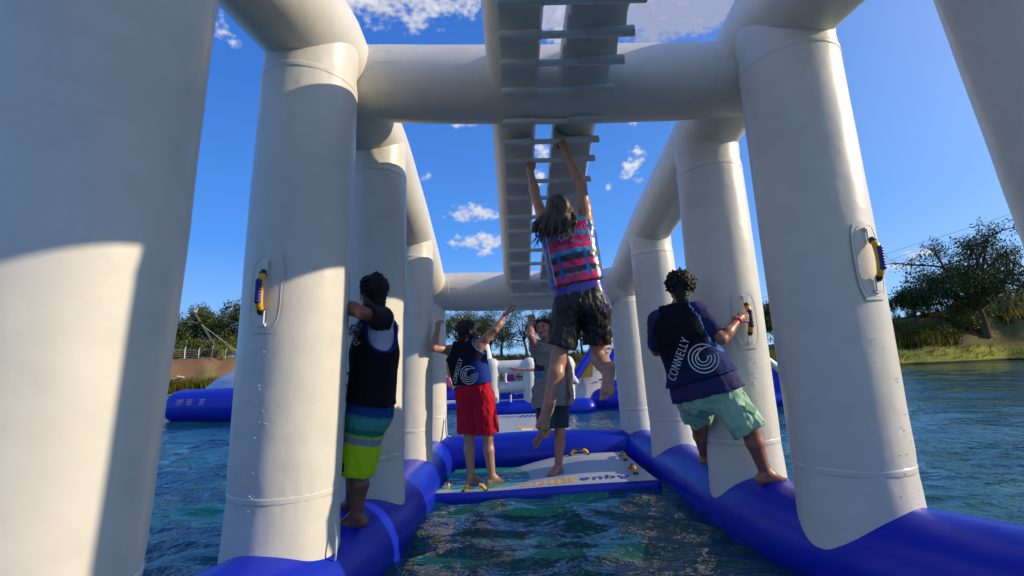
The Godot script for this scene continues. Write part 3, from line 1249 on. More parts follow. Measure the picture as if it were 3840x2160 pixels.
func far_floats() -> void:
	# platform just beyond the frame
	var pl := thing("floating_platform", "long grey platform with blue sides lying just beyond the frame", "platform", Vector3(0.15, 0, -10.7))
	place("base", deck_box(-0.62, 1.04, -8.7, -12.5, -0.15, 0.085, 0.05), M.blue, pl)
	var gb := Buf.new()
	gb.face(Vector3(-0.57, 0.092, -8.76), Vector3(0.99, 0.092, -8.76), Vector3(0.99, 0.092, -12.44), Vector3(-0.57, 0.092, -12.44))
	place("deck", gb.mesh(), M.grey, pl)
	var yb := Buf.new()
	yb.face(Vector3(-0.02, 0.097, -9.66), Vector3(0.30, 0.097, -9.62), Vector3(0.31, 0.097, -9.98), Vector3(-0.02, 0.097, -10.0))
	place("yellow_print", yb.mesh(), M.text_yellow, pl)
	yb = Buf.new()
	yb.face(Vector3(0.06, 0.097, -9.28), Vector3(0.27, 0.097, -9.26), Vector3(0.28, 0.097, -9.60), Vector3(0.05, 0.097, -9.62))
	place("white_print", yb.mesh(), M.text_white, pl)
	yb = Buf.new()
	for k in 4:
		var x := 0.02 + k * 0.11
		yb.face(Vector3(x, 0.097, -11.6), Vector3(x + 0.06, 0.097, -11.6), Vector3(x + 0.16, 0.097, -12.2), Vector3(x + 0.10, 0.097, -12.2))
	place("blue_print", yb.mesh(), M.text_blue, pl)

	# white barrier with three posts and two rails on a blue tube
	var wl := thing("inflatable_barrier", "white inflatable barrier of rails and posts on a blue tube beyond the platform", "inflatable", Vector3(0.4, 0, -13.7))
	place("base_tube", simple_tube([Vector3(-1.0, 0.05, -13.65), Vector3(0.4, 0.07, -13.68), Vector3(1.9, 0.05, -13.65)], [0.30, 0.30], 32, 2, 6), M.blue, wl)
	for x in [[-0.68, 0.21], [0.38, 0.19], [1.45, 0.19]]:
		place("post", simple_tube([Vector3(x[0] - 0.02, 0.02, -13.65), Vector3(x[0], 0.45, -13.68), Vector3(x[0] + 0.02, 1.34, -13.7)], [x[1] * 1.05, x[1], x[1]], 32, 2, 4), M.white, wl)
	place("top_rail", simple_tube([Vector3(-0.66, 1.27, -13.75), Vector3(1.5, 1.26, -13.75)], [0.20, 0.20], 32, 2, 4), M.white, wl)
	place("middle_rail", simple_tube([Vector3(-0.66, 0.72, -13.72), Vector3(1.5, 0.71, -13.72)], [0.16, 0.16], 32, 2, 4), M.white, wl)
	place("end_fin", simple_tube([Vector3(-0.72, 1.05, -13.9), Vector3(-0.83, 1.78, -14.1), Vector3(-0.88, 1.82, -14.2), Vector3(-0.97, 0.75, -14.5)], [0.14, 0.12, 0.12, 0.14], 24, 2, 5), M.white, wl)
	place("end_fin", simple_tube([Vector3(1.18, 1.15, -13.3), Vector3(1.42, 1.02, -13.1), Vector3(1.58, 0.82, -13.0)], [0.10, 0.10, 0.09], 24, 2, 5), M.white, wl)
	place("end_fin", simple_tube([Vector3(1.2, 0.95, -13.3), Vector3(1.36, 0.85, -13.1), Vector3(1.45, 0.66, -13.0)], [0.09, 0.09, 0.08], 24, 2, 5), M.white, wl)
	for s in [[-0.28, 0.98], [-0.16, 0.38]]:
		place("strap", simple_tube([Vector3(s[0], s[1] + 0.14, -13.56), Vector3(s[0] - 0.01, s[1] - 0.1, -13.55), Vector3(s[0] + 0.06, s[1] - 0.13, -13.55)], [0.03, 0.03], 8, 1, 2), M.text_white, wl)

	# long blue walkway behind it, with a printed front
	var wk := thing("floating_walkway", "long blue and white walkway with printed lettering behind the barrier", "walkway", Vector3(0.2, 0, -17.4))
	place("base", deck_box(-3.6, 3.3, -16.1, -18.9, -0.1, 0.16, 0.06), M.blue, wk)
	place("deck", deck_box(-3.55, 3.25, -16.16, -18.8, 0.13, 0.20, 0.02), M.white, wk)
	place("bolster", simple_tube([Vector3(-3.6, 0.36, -17.6), Vector3(0.9, 0.36, -17.6)], [0.22, 0.22], 28, 2, 4), M.blue, wk)
	var fb := Buf.new()
	fb.box(Transform3D(Basis(), Vector3(0.35, 0.40, -16.8)), Vector3(1.9, 0.34, 0.5))
	var panel := place("panel", fb.mesh(), M.blue, wk)
	fb = Buf.new()
	fb.box(Transform3D(Basis(), Vector3(0.35, 0.60, -16.85)), Vector3(2.0, 0.06, 0.6))
	place("panel_top", fb.mesh(), M.white, wk)
	var x := -0.20
	for word in [["Aqua", M.text_white], ["glide", M.text_yellow]]:
		var lm := lettering(word[0], 0.15, true, 0.2, 1.1)
		put("print", lm, word[1], panel, Transform3D(Basis(), Vector3(x, 0.33, -16.545)))
		x += mesh_width(lm) + 0.02
	place("edge_tube", simple_tube([Vector3(1.3, 0.30, -16.9), Vector3(2.6, 0.33, -17.1)], [0.10, 0.10], 20, 2, 3), M.white, wk)

	# climbing tower with slide on the right
	var tw := thing("climbing_tower", "tall white inflatable climbing tower with blue tubes and yellow panels", "inflatable", Vector3(2.9, 0, -15.8))
	place("base_tube", simple_tube([Vector3(2.6, 0.16, -14.9), Vector3(3.4, 0.16, -14.6), Vector3(5.4, 0.16, -14.8)], [0.36, 0.38, 0.38], 32, 2, 6), M.blue, tw)
	var cb := Buf.new()
	# sloping white climbing wall
	var wrows := []
	for i in 13:
		var t := i / 12.0
		var row := []
		for j in 13:
			var s := j / 12.0
			var xl := lerpf(1.75, 2.92, t)
			var xr := 4.6
			row.append(Vector3(lerpf(xl, xr, s), 0.12 + t * 2.25, -15.2 - t * 1.0 - 0.03 * cos(s * TAU * 3.0)))
		wrows.append(row)
	cb.sheet(wrows)
	place("climbing_wall", cb.mesh(), M.white, tw)
	cb = Buf.new()
	cb.face(Vector3(4.6, 0.1, -15.2), Vector3(4.6, 0.1, -17.2), Vector3(4.6, 2.4, -17.2), Vector3(4.6, 2.4, -16.2))
	cb.face(Vector3(1.75, 0.1, -17.2), Vector3(1.75, 0.1, -15.2), Vector3(2.92, 2.37, -16.2), Vector3(2.92, 2.37, -17.2))
	cb.face(Vector3(4.6, 0.1, -17.2), Vector3(1.75, 0.1, -17.2), Vector3(2.92, 2.37, -17.2), Vector3(4.6, 2.4, -17.2))
	cb.face(Vector3(2.92, 2.37, -16.2), Vector3(4.6, 2.37, -16.2), Vector3(4.6, 2.37, -17.2), Vector3(2.92, 2.37, -17.2))
	place("tower_body", cb.mesh(), M.white, tw)
	place("edge_tube", simple_tube([Vector3(1.72, 0.72, -15.1), Vector3(2.35, 1.5, -15.4), Vector3(3.0, 2.35, -15.8)], [0.12, 0.12, 0.12], 20, 2, 4), M.blue, tw)
	place("edge_tube", simple_tube([Vector3(2.78, 0.72, -14.95), Vector3(3.1, 1.5, -15.2), Vector3(3.62, 2.1, -15.5)], [0.11, 0.11, 0.11], 20, 2, 4), M.blue, tw)
	place("edge_tube", simple_tube([Vector3(2.85, 0.60, -14.95), Vector3(3.25, 0.72, -15.0), Vector3(3.5, 1.2, -15.2), Vector3(3.55, 1.8, -15.4)], [0.11, 0.11, 0.11], 20, 2, 5), M.blue, tw)
	place("top_loop", simple_tube([Vector3(3.0, 2.0, -15.85), Vector3(3.05, 2.55, -15.95), Vector3(3.25, 2.80, -16.0), Vector3(3.55, 2.78, -16.0), Vector3(3.7, 2.4, -15.95)], [0.12, 0.12, 0.12], 20, 2, 5), M.blue, tw)
	for q in [[Vector3(1.98, 0.82, -15.34), Vector3(2.40, 0.86, -15.40), Vector3(2.52, 1.40, -15.60), Vector3(2.42, 1.42, -15.58)], [Vector3(2.50, 1.46, -15.66), Vector3(2.80, 1.48, -15.70), Vector3(2.93, 1.98, -15.92), Vector3(2.88, 2.0, -15.92)], [Vector3(2.98, 0.98, -15.32), Vector3(3.26, 1.0, -15.34), Vector3(3.34, 1.5, -15.56), Vector3(3.18, 1.52, -15.56)], [Vector3(3.4, 1.7, -15.7), Vector3(3.7, 1.72, -15.7), Vector3(3.75, 2.1, -15.9), Vector3(3.55, 2.1, -15.9)]]:
		var yb2 := Buf.new()
		yb2.face(q[0] + Vector3(0, 0, 0.12), q[1] + Vector3(0, 0, 0.12), q[2] + Vector3(0, 0, 0.12), q[3] + Vector3(0, 0, 0.12))
		yb2.face(q[1] + Vector3(0, 0, 0.04), q[0] + Vector3(0, 0, 0.04), q[3] + Vector3(0, 0, 0.04), q[2] + Vector3(0, 0, 0.04))
		place("yellow_panel", yb2.mesh(), M.yellow, tw)
	var rng := RandomNumberGenerator.new()
	rng.seed = 77
	for k in 12:
		var t := rng.randf_range(0.1, 0.9)
		var s := rng.randf_range(0.15, 0.5)
		var p := Vector3(lerpf(lerpf(1.75, 2.92, t), 4.6, s), 0.12 + t * 2.25, -15.13 - t * 1.0)
		place("hand_hold", simple_tube([p - Vector3(0.05, 0, 0), p + Vector3(0.05, 0.01, 0)], [0.025, 0.025], 8, 2), M.grip, tw)

	# big blue float with a silver dome on the left
	var fl := thing("blue_float", "big round ended blue float with a warning label and silver dome", "float", Vector3(-9.0, 0, -15.8))
	place("body", simple_tube([Vector3(-11.0, 0.44, -16.1), Vector3(-9.0, 0.44, -15.7), Vector3(-6.6, 0.44, -15.4)], [0.56, 0.57, 0.57], 48, 2, 8), M.blue, fl)
	var db := Buf.new()
	var drows := []
	for i in 13:
		var row := []
		var a := i / 12.0 * PI * 0.5
		for j in 49:
			var c := j / 48.0 * TAU
			var rib := 1.0 + 0.012 * cos(c * 24.0)
			row.append(Vector3(-8.6 + 2.4 * cos(a) * cos(c) * rib, 0.75 + 1.0 * sin(a), -17.4 + 1.5 * cos(a) * sin(c) * rib))
		drows.append(row)
	db.sheet(drows, true)
	var silver := mat(0.50, 0.51, 0.53, 0.3, 0.5)
	silver.metallic = 0.35
	place("dome", db.mesh(), silver, fl)
	var lab := Buf.new()
	# label bands lie on the tube
	var spots := [[-10.86, -10.52, 0], [-10.49, -10.14, 0], [-10.11, -10.05, 0], [-10.02, -9.62, 0], [-9.58, -9.45, 1], [-9.15, -8.98, 2]]
	for sp in spots:
		var a0 := 0.52 if sp[2] == 0 else (0.30 if sp[2] == 1 else 0.16)
		var a1 := 0.02 if sp[2] == 0 else (-0.12 if sp[2] == 1 else -0.02)
		var lr := []
		for i in 5:
			var row := []
			var a: float = lerpf(a1, a0, i / 4.0)
			for j in 3:
				var xx: float = lerpf(sp[0], sp[1], j / 2.0)
				var zc := lerpf(-16.1, -15.7, clampf((xx + 11.0) / 2.0, 0, 1))
				row.append(Vector3(xx + 0.05 * a, 0.44 + sin(a) * 0.575, zc + cos(a) * 0.575))
			lr.append(row)
		lab.sheet(lr)
	var lbl := place("warning_label", lab.mesh(), M.text_white, fl)
	lab = Buf.new()
	for k in 12:
		var sp: Array = spots[[0, 1, 3][k % 3]]
		var a: float = 0.44 - 0.09 * (k / 3)
		var xx0: float = sp[0] + 0.03
		var xx1: float = lerpf(sp[0], sp[1], 0.92 - 0.25 * ((k * 7) % 5) / 5.0)
		var zc := lerpf(-16.1, -15.7, clampf((xx0 + 11.0) / 2.0, 0, 1))
		lab.box(Transform3D(Basis(Vector3.RIGHT, PI / 2.0 - a) * Basis(), Vector3((xx0 + xx1) * 0.5 + 0.05 * a, 0.44 + sin(a) * 0.581, zc + 0.04 + cos(a) * 0.581)), Vector3(xx1 - xx0, 0.004, 0.014))
	place("small_print", lab.mesh(), M.metal, lbl)

	# slide end on the right
	var sl := thing("slide_end", "curved white ribbed slide end with blue base right of the frame", "slide", Vector3(7.0, 0, -13.4))
	var prof := [Vector3(5.9, 1.75, 0), Vector3(6.5, 1.40, 0), Vector3(7.0, 0.98, 0), Vector3(7.35, 0.68, 0), Vector3(7.8, 0.50, 0), Vector3(8.4, 0.44, 0)]
	for k in 6:
		var zz := -12.9 - k * 0.22
		var c := []
		for p in prof:
			c.append(Vector3(p.x, p.y - 0.10, zz))
		place("slide_rib", simple_tube(c, [0.125, 0.125], 16, 2, 5), M.white, sl)
	var sb := Buf.new()
	var top := curve_points(prof, 5)
	for e in 2:
		var zz := -12.82 if e == 0 else -14.1
		for i in top.size() - 1:
			var a := Vector3(top[i].x, -0.2, zz)
			var c := Vector3(top[i + 1].x, -0.2, zz)
			var d := Vector3(top[i + 1].x, top[i + 1].y - 0.16, zz)
			var g := Vector3(top[i].x, top[i].y - 0.16, zz)
			if e == 0:
				sb.face(a, c, d, g)
			else:
				sb.face(c, a, g, d)
	sb.face(Vector3(8.4, -0.2, -12.82), Vector3(8.4, -0.2, -14.1), Vector3(8.4, 0.30, -14.1), Vector3(8.4, 0.30, -12.82))
	place("slide_base", sb.mesh(), M.blue, sl)
	place("slide_base_tube", simple_tube([Vector3(5.9, 0.13, -12.85), Vector3(8.4, 0.13, -12.85)], [0.2, 0.2], 20, 2, 4), M.blue, sl)

	# low dock past the left column
	var dk := thing("low_dock", "low white and blue dock at the left behind the blue float", "dock", Vector3(-15.5, 0, -20.5))
	place("base", deck_box(-18.0, -12.6, -19.6, -21.4, -0.1, 0.30, 0.05), M.blue, dk)
	place("deck", deck_box(-17.9, -12.7, -19.55, -21.3, 0.28, 0.62, 0.05), M.white, dk)
	place("step", deck_box(-17.5, -12.9, -19.2, -19.55, -0.1, 0.22, 0.04), M.white, dk)

# ------------------------------------------------------------------ plants
func leaf_cluster(seed_: int, count: int, spread: float, size: float, hue: Color, vary: float) -> ArrayMesh:
	var rng := RandomNumberGenerator.new()
	rng.seed = seed_
	var b := Buf.new()
	for k in count:
		var d := Vector3(rng.randfn(), rng.randfn() * 0.8, rng.randfn()).limit_length(2.0) * 0.5 * spread
		var u := Vector3(rng.randfn(), rng.randfn(), rng.randfn()).normalized()
		var w := u.cross(Vector3(rng.randfn(), rng.randfn(), rng.randfn())).normalized()
		var s := size * rng.randf_range(0.6, 1.3)
		var g := rng.randf_range(-1.0, 1.0) * vary
		b.tint = Color(hue.r * (1.0 + g), hue.g * (1.0 + g * 0.8), hue.b * (1.0 + g * 0.5))
		var nn := u.cross(w).normalized()
		var i := b.vert(d - u * s, nn)
		b.vert(d - w * s * 0.38, nn); b.vert(d + u * s, nn); b.vert(d + w * s * 0.38, nn)
		b.quad(i, i + 1, i + 2, i + 3)
	return b.mesh()

func crown_part(root: Node3D, centers: PackedVector3Array, cluster: Mesh, rng: RandomNumberGenerator, sc: float, called := "crown") -> void:
	var a := cluster.surface_get_arrays(0)
	var v0: PackedVector3Array = a[Mesh.ARRAY_VERTEX]
	var n0: PackedVector3Array = a[Mesh.ARRAY_NORMAL]
	var c0: PackedColorArray = a[Mesh.ARRAY_COLOR]
	var i0: PackedInt32Array = a[Mesh.ARRAY_INDEX]
	var v := PackedVector3Array()
	var n := PackedVector3Array()
	var c := PackedColorArray()
	var idx := PackedInt32Array()
	for i in centers.size():
		var bs := Basis(Vector3(rng.randfn(), rng.randfn(), rng.randfn()).normalized(), rng.randf() * TAU)
		var base := v.size()
		v.append_array(Transform3D(bs.scaled(Vector3.ONE * sc * rng.randf_range(0.7, 1.35)), centers[i]) * v0)
		n.append_array(Transform3D(bs, Vector3.ZERO) * n0)
		var tone := rng.randf_range(0.78, 1.25)
		for q in c0:
			c.append(Color(q.r * tone, q.g * tone, q.b * tone))
		for q in i0:
			idx.append(q + base)
	var mi := MeshInstance3D.new()
	mi.name = called
	mi.mesh = arrays_mesh(v, n, idx, PackedVector2Array(), c)
	mi.material_override = M.leaf
	root.add_child(mi, true)

# a branching skeleton; leaf clumps gather round the twig ends
func grow_tree(called: String, seed_: int, height: float, spread: float, trunk_h: float, trunk_r: float, limbs: int, clumps: int, hue: Color, lean := 0.0, leaf := 0.16, clump_size := 0.55, sparse := 0.0, low := 0.0) -> Node3D:
	var rng := RandomNumberGenerator.new()
	rng.seed = seed_
	var root := Node3D.new()
	root.name = numbered(called)
	add_child(root)
	var tb := Buf.new()
	var top := Vector3(lean * trunk_h, trunk_h, 0)
	tb.tube(curve_points([Vector3(0, -0.3, 0), Vector3(lean * trunk_h * 0.35, trunk_h * 0.5, rng.randf_range(-0.1, 0.1)), top], 6), lerp_list([trunk_r * 1.35, trunk_r, trunk_r * 0.75], 13), 10, 1)
	var ends := PackedVector3Array()
	for k in limbs:
		var a := TAU * k / limbs + rng.randf_range(-0.5, 0.5)
		var e := rng.randf_range(0.15 - low, 1.0)
		var reach := spread * rng.randf_range(0.55, 1.0) * (1.0 - 0.45 * maxf(e, 0.0) * e)
		var tip := top + Vector3(cos(a) * reach, (height - trunk_h) * e * rng.randf_range(0.85, 1.0), sin(a) * reach)
		var from := top * rng.randf_range(0.7, 1.0)
		var midp := from.lerp(tip, 0.5) + Vector3(rng.randfn(), rng.randfn() + 0.6, rng.randfn()) * 0.07 * height
		var path := curve_points([from, midp, tip], 5)
		tb.tube(path, lerp_list([trunk_r * 0.6, trunk_r * 0.32, trunk_r * 0.10], path.size()), 7, 0)
		ends.append(tip)
		ends.append(midp.lerp(tip, 0.55))
		for q in 3:
			var f := path[rng.randi_range(3, path.size() - 2)]
			var t2 := f + Vector3(rng.randfn(), rng.randfn() * 0.7 + 0.2, rng.randfn()) * 0.16 * height
			tb.tube(PackedVector3Array([f, f.lerp(t2, 0.5) + Vector3(0, 0.06, 0) * height * 0.3, t2]), PackedFloat32Array([trunk_r * 0.24, trunk_r * 0.16, trunk_r * 0.06]), 5, 0)
			ends.append(t2)
	var tr := place("trunk", tb.mesh(), M.bark, root)
	tr.position = Vector3.ZERO
	var cs := PackedVector3Array()
	for k in clumps:
		var e := ends[rng.randi_range(0, ends.size() - 1)]
		var off := Vector3(rng.randfn(), rng.randfn() * 0.75, rng.randfn()).limit_length(2.2) * height * (0.075 - 0.02 * sparse)
		cs.append(e + off)
	var cl := leaf_cluster(seed_ + 1, 22, clump_size, leaf * 0.8, hue, 0.35)
	crown_part(root, cs, cl, rng, 1.0)
	return root

func copy_of(o: Node3D, at: Vector3, turn: float, size: float, label: String, group: String) -> Node3D:
	var c := o.duplicate() as Node3D
	var plain := String(o.name).rstrip("0123456789").trim_suffix("_")
	c.name = numbered(plain)
	add_child(c)
	c.position = at
	c.rotation.y = turn
	c.scale = Vector3.ONE * size
	c.set_meta("label", label)
	if group != "":
		c.set_meta("group", group)
	return c

func on_bank(az: float, s: float) -> Vector3:
	return bank_point(az, s)

func plants() -> void:
	var dark := Color(0.075, 0.098, 0.030)
	var olive := Color(0.125, 0.135, 0.038)
	var green := Color(0.085, 0.112, 0.034)
	# the big spreading tree on the right bank
	var oak := grow_tree("shade_tree", 401, 9.3, 5.9, 3.2, 0.40, 24, 1050, dark, -0.10, 0.15, 0.60, 0.8, 0.12)
	tag(oak, "big dark spreading tree standing alone on the right bank", "tree")
	oak.position = on_bank(44.3, 6.4)
	var bu := grow_tree("bush", 411, 2.6, 2.4, 0.7, 0.12, 9, 420, dark, 0.0, 0.15, 0.5, 0.0, 0.1)
	tag(bu, "dark rounded bush on the bank top left of the big tree", "bush")
	bu.position = on_bank(40.0, 12.0)
	# small far trees seen between the columns on the right
	var t3 := grow_tree("field_tree", 421, 6.0, 2.5, 2.2, 0.16, 10, 330, dark, 0.0, 0.20, 0.55, 0.3)
	tag(t3, "dark upright tree seen between the two nearest right columns, left one", "tree", "far trees on the right bank")
	t3.position = on_bank(27.6, 24.0)
	copy_of(t3, on_bank(29.1, 26.0), 2.0, 1.02, "dark upright tree between the two nearest right columns, right one", "far trees on the right bank")
	copy_of(t3, on_bank(26.2, 26.0), 4.0, 0.9, "dark tree mostly hidden behind the column that the green shorts person grips", "far trees on the right bank")
	# line of tall loose trees straight ahead
	var g1 := grow_tree("tall_tree", 433, 7.6, 3.3, 2.4, 0.20, 11, 300, olive, 0.05, 0.14, 0.5, 0.4, 0.10)
	tag(g1, "tall olive tree straight ahead beyond the man in red shorts", "tree", "trees beyond the far bank")
	g1.position = on_bank(-6.6, 13.0)
	var g2 := grow_tree("tall_tree", 439, 7.8, 3.0, 2.8, 0.17, 11, 210, green, -0.18, 0.15, 0.46, 0.6, 0.1)
	tag(g2, "loose dark tree with a leaning trunk between the two men", "tree", "trees beyond the far bank")
	g2.position = on_bank(1.5, 11.0)
	copy_of(g1, on_bank(-9.3, 15.0), 1.3, 1.0, "olive tree at the left end of the far tree line", "trees beyond the far bank")
	copy_of(g1, on_bank(-4.0, 16.0), 2.6, 1.0, "olive tree just right of the bearded man's head", "trees beyond the far bank")
	copy_of(g2, on_bank(-1.6, 12.0), 2.2, 1.05, "loose dark tree above the white barrier", "trees beyond the far bank")
	copy_of(g2, on_bank(-3.0, 14.0), 4.4, 0.95, "loose dark tree second from the leaning trunk", "trees beyond the far bank")
	copy_of(g1, on_bank(4.2, 14.0), 4.0, 0.98, "olive tree behind the smiling man's head", "trees beyond the far bank")
	copy_of(g2, on_bank(8.0, 10.0), 1.1, 0.85, "bare limbed tree seen between the legs of the hanging person", "trees beyond the far bank")
	copy_of(g1, on_bank(6.2, 19.0), 0.4, 0.8, "pale olive tree behind the hanging person's knees", "trees beyond the far bank")
	copy_of(g2, on_bank(11.6, 12.0), 3.4, 0.9, "loose tree behind the climbing tower", "trees beyond the far bank")
	copy_of(g1, on_bank(13.5, 18.0), 3.0, 0.75, "low olive tree behind the right of the climbing tower", "trees beyond the far bank")
	copy_of(g2, on_bank(-11.8, 14.0), 5.2, 0.9, "loose tree hidden behind the rear left column", "trees beyond the far bank")
	# trees over the fence at the left
	var l1 := grow_tree("bank_tree", 447, 6.4, 3.2, 1.7, 0.22, 12, 560, dark, 0.0, 0.16, 0.5, 0.2, 0.3)
	tag(l1, "dark spreading tree behind the fence on the left bank, the middle one", "tree", "trees behind the left fence")
	l1.position = on_bank(-34.0, 17.0)
	copy_of(l1, on_bank(-37.2, 16.0), 2.0, 0.86, "dark tree at the left end beside the near left column", "trees behind the left fence")
	copy_of(l1, on_bank(-32.0, 20.0), 4.1, 0.92, "dark tree behind the leaning mast", "trees behind the left fence")
	copy_of(l1, on_bank(-29.6, 15.0), 1.0, 1.05, "dark tree partly hidden by the second left column", "trees behind the left fence")
	copy_of(l1, on_bank(-35.7, 22.0), 5.0, 0.8, "small dark tree further back over the fence", "trees behind the left fence")
	# low bushes along the fence
	var lb := grow_tree("bush", 457, 1.9, 1.9, 0.4, 0.06, 8, 220, olive, 0.0, 0.14, 0.45, 0.0, 0.1)
	tag(lb, "low olive bush under the left trees, beside the near left column", "bush", "bushes along the left fence")
	lb.position = on_bank(-36.8, 12.0)
	copy_of(lb, on_bank(-35.0, 12.5), 1.0, 1.0, "low olive bush under the middle tree behind the left fence", "bushes along the left fence")
	copy_of(lb, on_bank(-33.2, 12.2), 2.0, 1.1, "low olive bush under the leaning mast", "bushes along the left fence")
	copy_of(lb, on_bank(-31.4, 12.2), 3.0, 1.0, "low olive bush right of the mast beside the palm", "bushes along the left fence")
	# scrub on the right slope
	var scrub := grow_tree("bush", 463, 1.5, 1.5, 0.25, 0.05, 8, 170, Color(0.13, 0.14, 0.03), 0.0, 0.12, 0.42, 0.0, 0.1)
	tag(scrub, "yellow green scrub at the trunk foot of the big tree", "bush", "scrub on the right bank")
	scrub.position = on_bank(42.8, 7.5)
	var k := 0
	for sp in [[40.6, 6.5, 1.0, "scrub on the slope below the dark rounded bush"], [41.8, 6.0, 0.9, "scrub between the big tree and the reeds"], [39.6, 7.5, 0.9, "scrub at the left end of the slope beside the nearest right column"], [43.6, 8.9, 1.1, "scrub on the crest behind the big tree trunk"]]:
		k += 1
		copy_of(scrub, on_bank(sp[0], sp[1]), k * 1.1, sp[2], sp[3], "scrub on the right bank")
	grass_stuff()
	palm()

func grass_stuff() -> void:
	# tall grass along the water's edge and rough grass on the slopes
	var rng := RandomNumberGenerator.new()
	rng.seed = 505
	var b := Buf.new()
	for k in 16:
		var p := Vector3(rng.randfn() * 0.12, 0, rng.randfn() * 0.12)
		var tip := p + Vector3(rng.randfn() * 0.16, rng.randf_range(0.5, 1.0), rng.randfn() * 0.16)
		var side := Vector3(rng.randfn(), 0, rng.randfn()).normalized() * 0.022
		var g := rng.randf_range(0.75, 1.25)
		b.tint = Color(0.255 * g, 0.265 * g, 0.040 * g)
		var nn := (tip - p).cross(side).normalized()
		var i := b.vert(p - side, nn)
		b.vert(p + side, nn); b.vert(tip, nn)
		b.idx.append_array([i, i + 2, i + 1])
	var tuft := b.mesh()
	var xs := []
	for k in 7600:
		var az := rng.randf_range(-46.0, 50.0)
		var s := 0.0
		var sz := 0.3
		var roll := rng.randf()
		if az < -26.0:
			s = rng.randf_range(0.3, 3.6)
			sz = rng.randf_range(0.6, 1.3)
		elif az > 24.0 and az < 33.0:
			s = rng.randf_range(0.3, 4.4)
			sz = rng.randf_range(0.6, 1.5)
		elif az > 33.0:
			if roll < 0.45 and az > 37.0 and az < 42.5:
				s = rng.randf_range(4.0, 5.6)
				sz = rng.randf_range(0.8, 1.5)
			elif roll < 0.62:
				s = rng.randf_range(8.0, 16.0)
				sz = rng.randf_range(0.6, 1.2)
			else:
				s = rng.randf_range(0.3, 3.8)
				sz = rng.randf_range(0.14, 0.42)
		else:
			s = rng.randf_range(0.3, 14.0)
			sz = rng.randf_range(0.3, 0.9)
		xs.append(Transform3D(Basis(Vector3.UP, rng.randf() * TAU).scaled(Vector3(sz, sz * rng.randf_range(0.8, 1.2), sz)), bank_point(az, s)))
	var a := tuft.surface_get_arrays(0)
	var v0: PackedVector3Array = a[Mesh.ARRAY_VERTEX]
	var c0: PackedColorArray = a[Mesh.ARRAY_COLOR]
	var i0: PackedInt32Array = a[Mesh.ARRAY_INDEX]
	var v := PackedVector3Array()
	var n := PackedVector3Array()
	var c := PackedColorArray()
	var idx := PackedInt32Array()
	for x in xs:
		var base := v.size()
		v.append_array((x as Transform3D) * v0)
		var tone := rng.randf_range(0.75, 1.2)
		var dry := rng.randf_range(0.0, 0.35)
		for q in c0:
			c.append(Color(q.r * tone * (1.0 + dry * 0.6), q.g * tone, q.b * tone))
			n.append(Vector3(0, 1, 0))
		for q in i0:
			idx.append(q + base)
	var mi := MeshInstance3D.new()
	mi.name = "grass"
	mi.mesh = arrays_mesh(v, n, idx, PackedVector2Array(), c)
	mi.material_override = M.leaf
	add_child(mi)
	tag(mi, "yellow green grass along the lake banks", "grass")
	mi.set_meta("kind", "stuff")

func palm() -> void:
	var at := on_bank(-31.4, 9.2)
	var p := thing("palm_tree", "small bright green palm on the left bank right of the mast", "palm", at)
	place("trunk", simple_tube([at, at + Vector3(0.05, 0.7, 0), at + Vector3(0.0, 1.3, 0)], [0.13, 0.10, 0.09], 10, 1, 4), M.bark, p)
	var rng := RandomNumberGenerator.new()
	rng.seed = 66
	for k in 16:
		var a := TAU * k / 16.0 + rng.randf_range(-0.2, 0.2)
		var e := rng.randf_range(-0.1, 1.1)
		var b := Buf.new()
		var top := at + Vector3(0, 1.3, 0)
		var d := Vector3(cos(a), 0, sin(a))
		var L := rng.randf_range(1.1, 1.6)
		var pts := PackedVector3Array()
		for q in 9:
			var t := q / 8.0
			pts.append(top + d * L * t * cos(e * 0.6) + Vector3(0, L * (sin(e) * t - 0.75 * t * t), 0))
		var dry := k % 5 == 0
		b.tint = Color(0.30, 0.20, 0.08) if dry else Color(0.20, 0.26, 0.03)
		b.tube(pts, lerp_list([0.02, 0.006], 9), 5, 0)
		var side := Vector3(-d.z, 0, d.x)
		for q in range(1, 9):
			for sgn in [-1.0, 1.0]:
				for r in 2:
					var o := pts[q].lerp(pts[q - 1], r * 0.5)
					var tip: Vector3 = o + side * sgn * 0.42 * (1.0 - 0.4 * absf(q / 8.0 - 0.4)) + (pts[q] - pts[q - 1]) * 1.4 + Vector3(0, -0.12, 0)
					b.tri(o, o + (pts[q] - pts[q - 1]) * 0.25, tip)
		place("frond", b.mesh(), M.leaf, p)

# ------------------------------------------------------------------ people
func skin_color(base: Color, n: FastNoiseLite) -> Callable:
	return func(p: Vector3, _g: Vector3) -> Color:
		var v := 1.0 + 0.16 * n.get_noise_3d(p.x * 22.0, p.y * 22.0, p.z * 22.0)
		var red := 1.0 + 0.10 * n.get_noise_3d(p.x * 9.0 + 40.0, p.y * 9.0, p.z * 9.0)
		return Color(base.r * v * red, base.g * v, base.b * v)

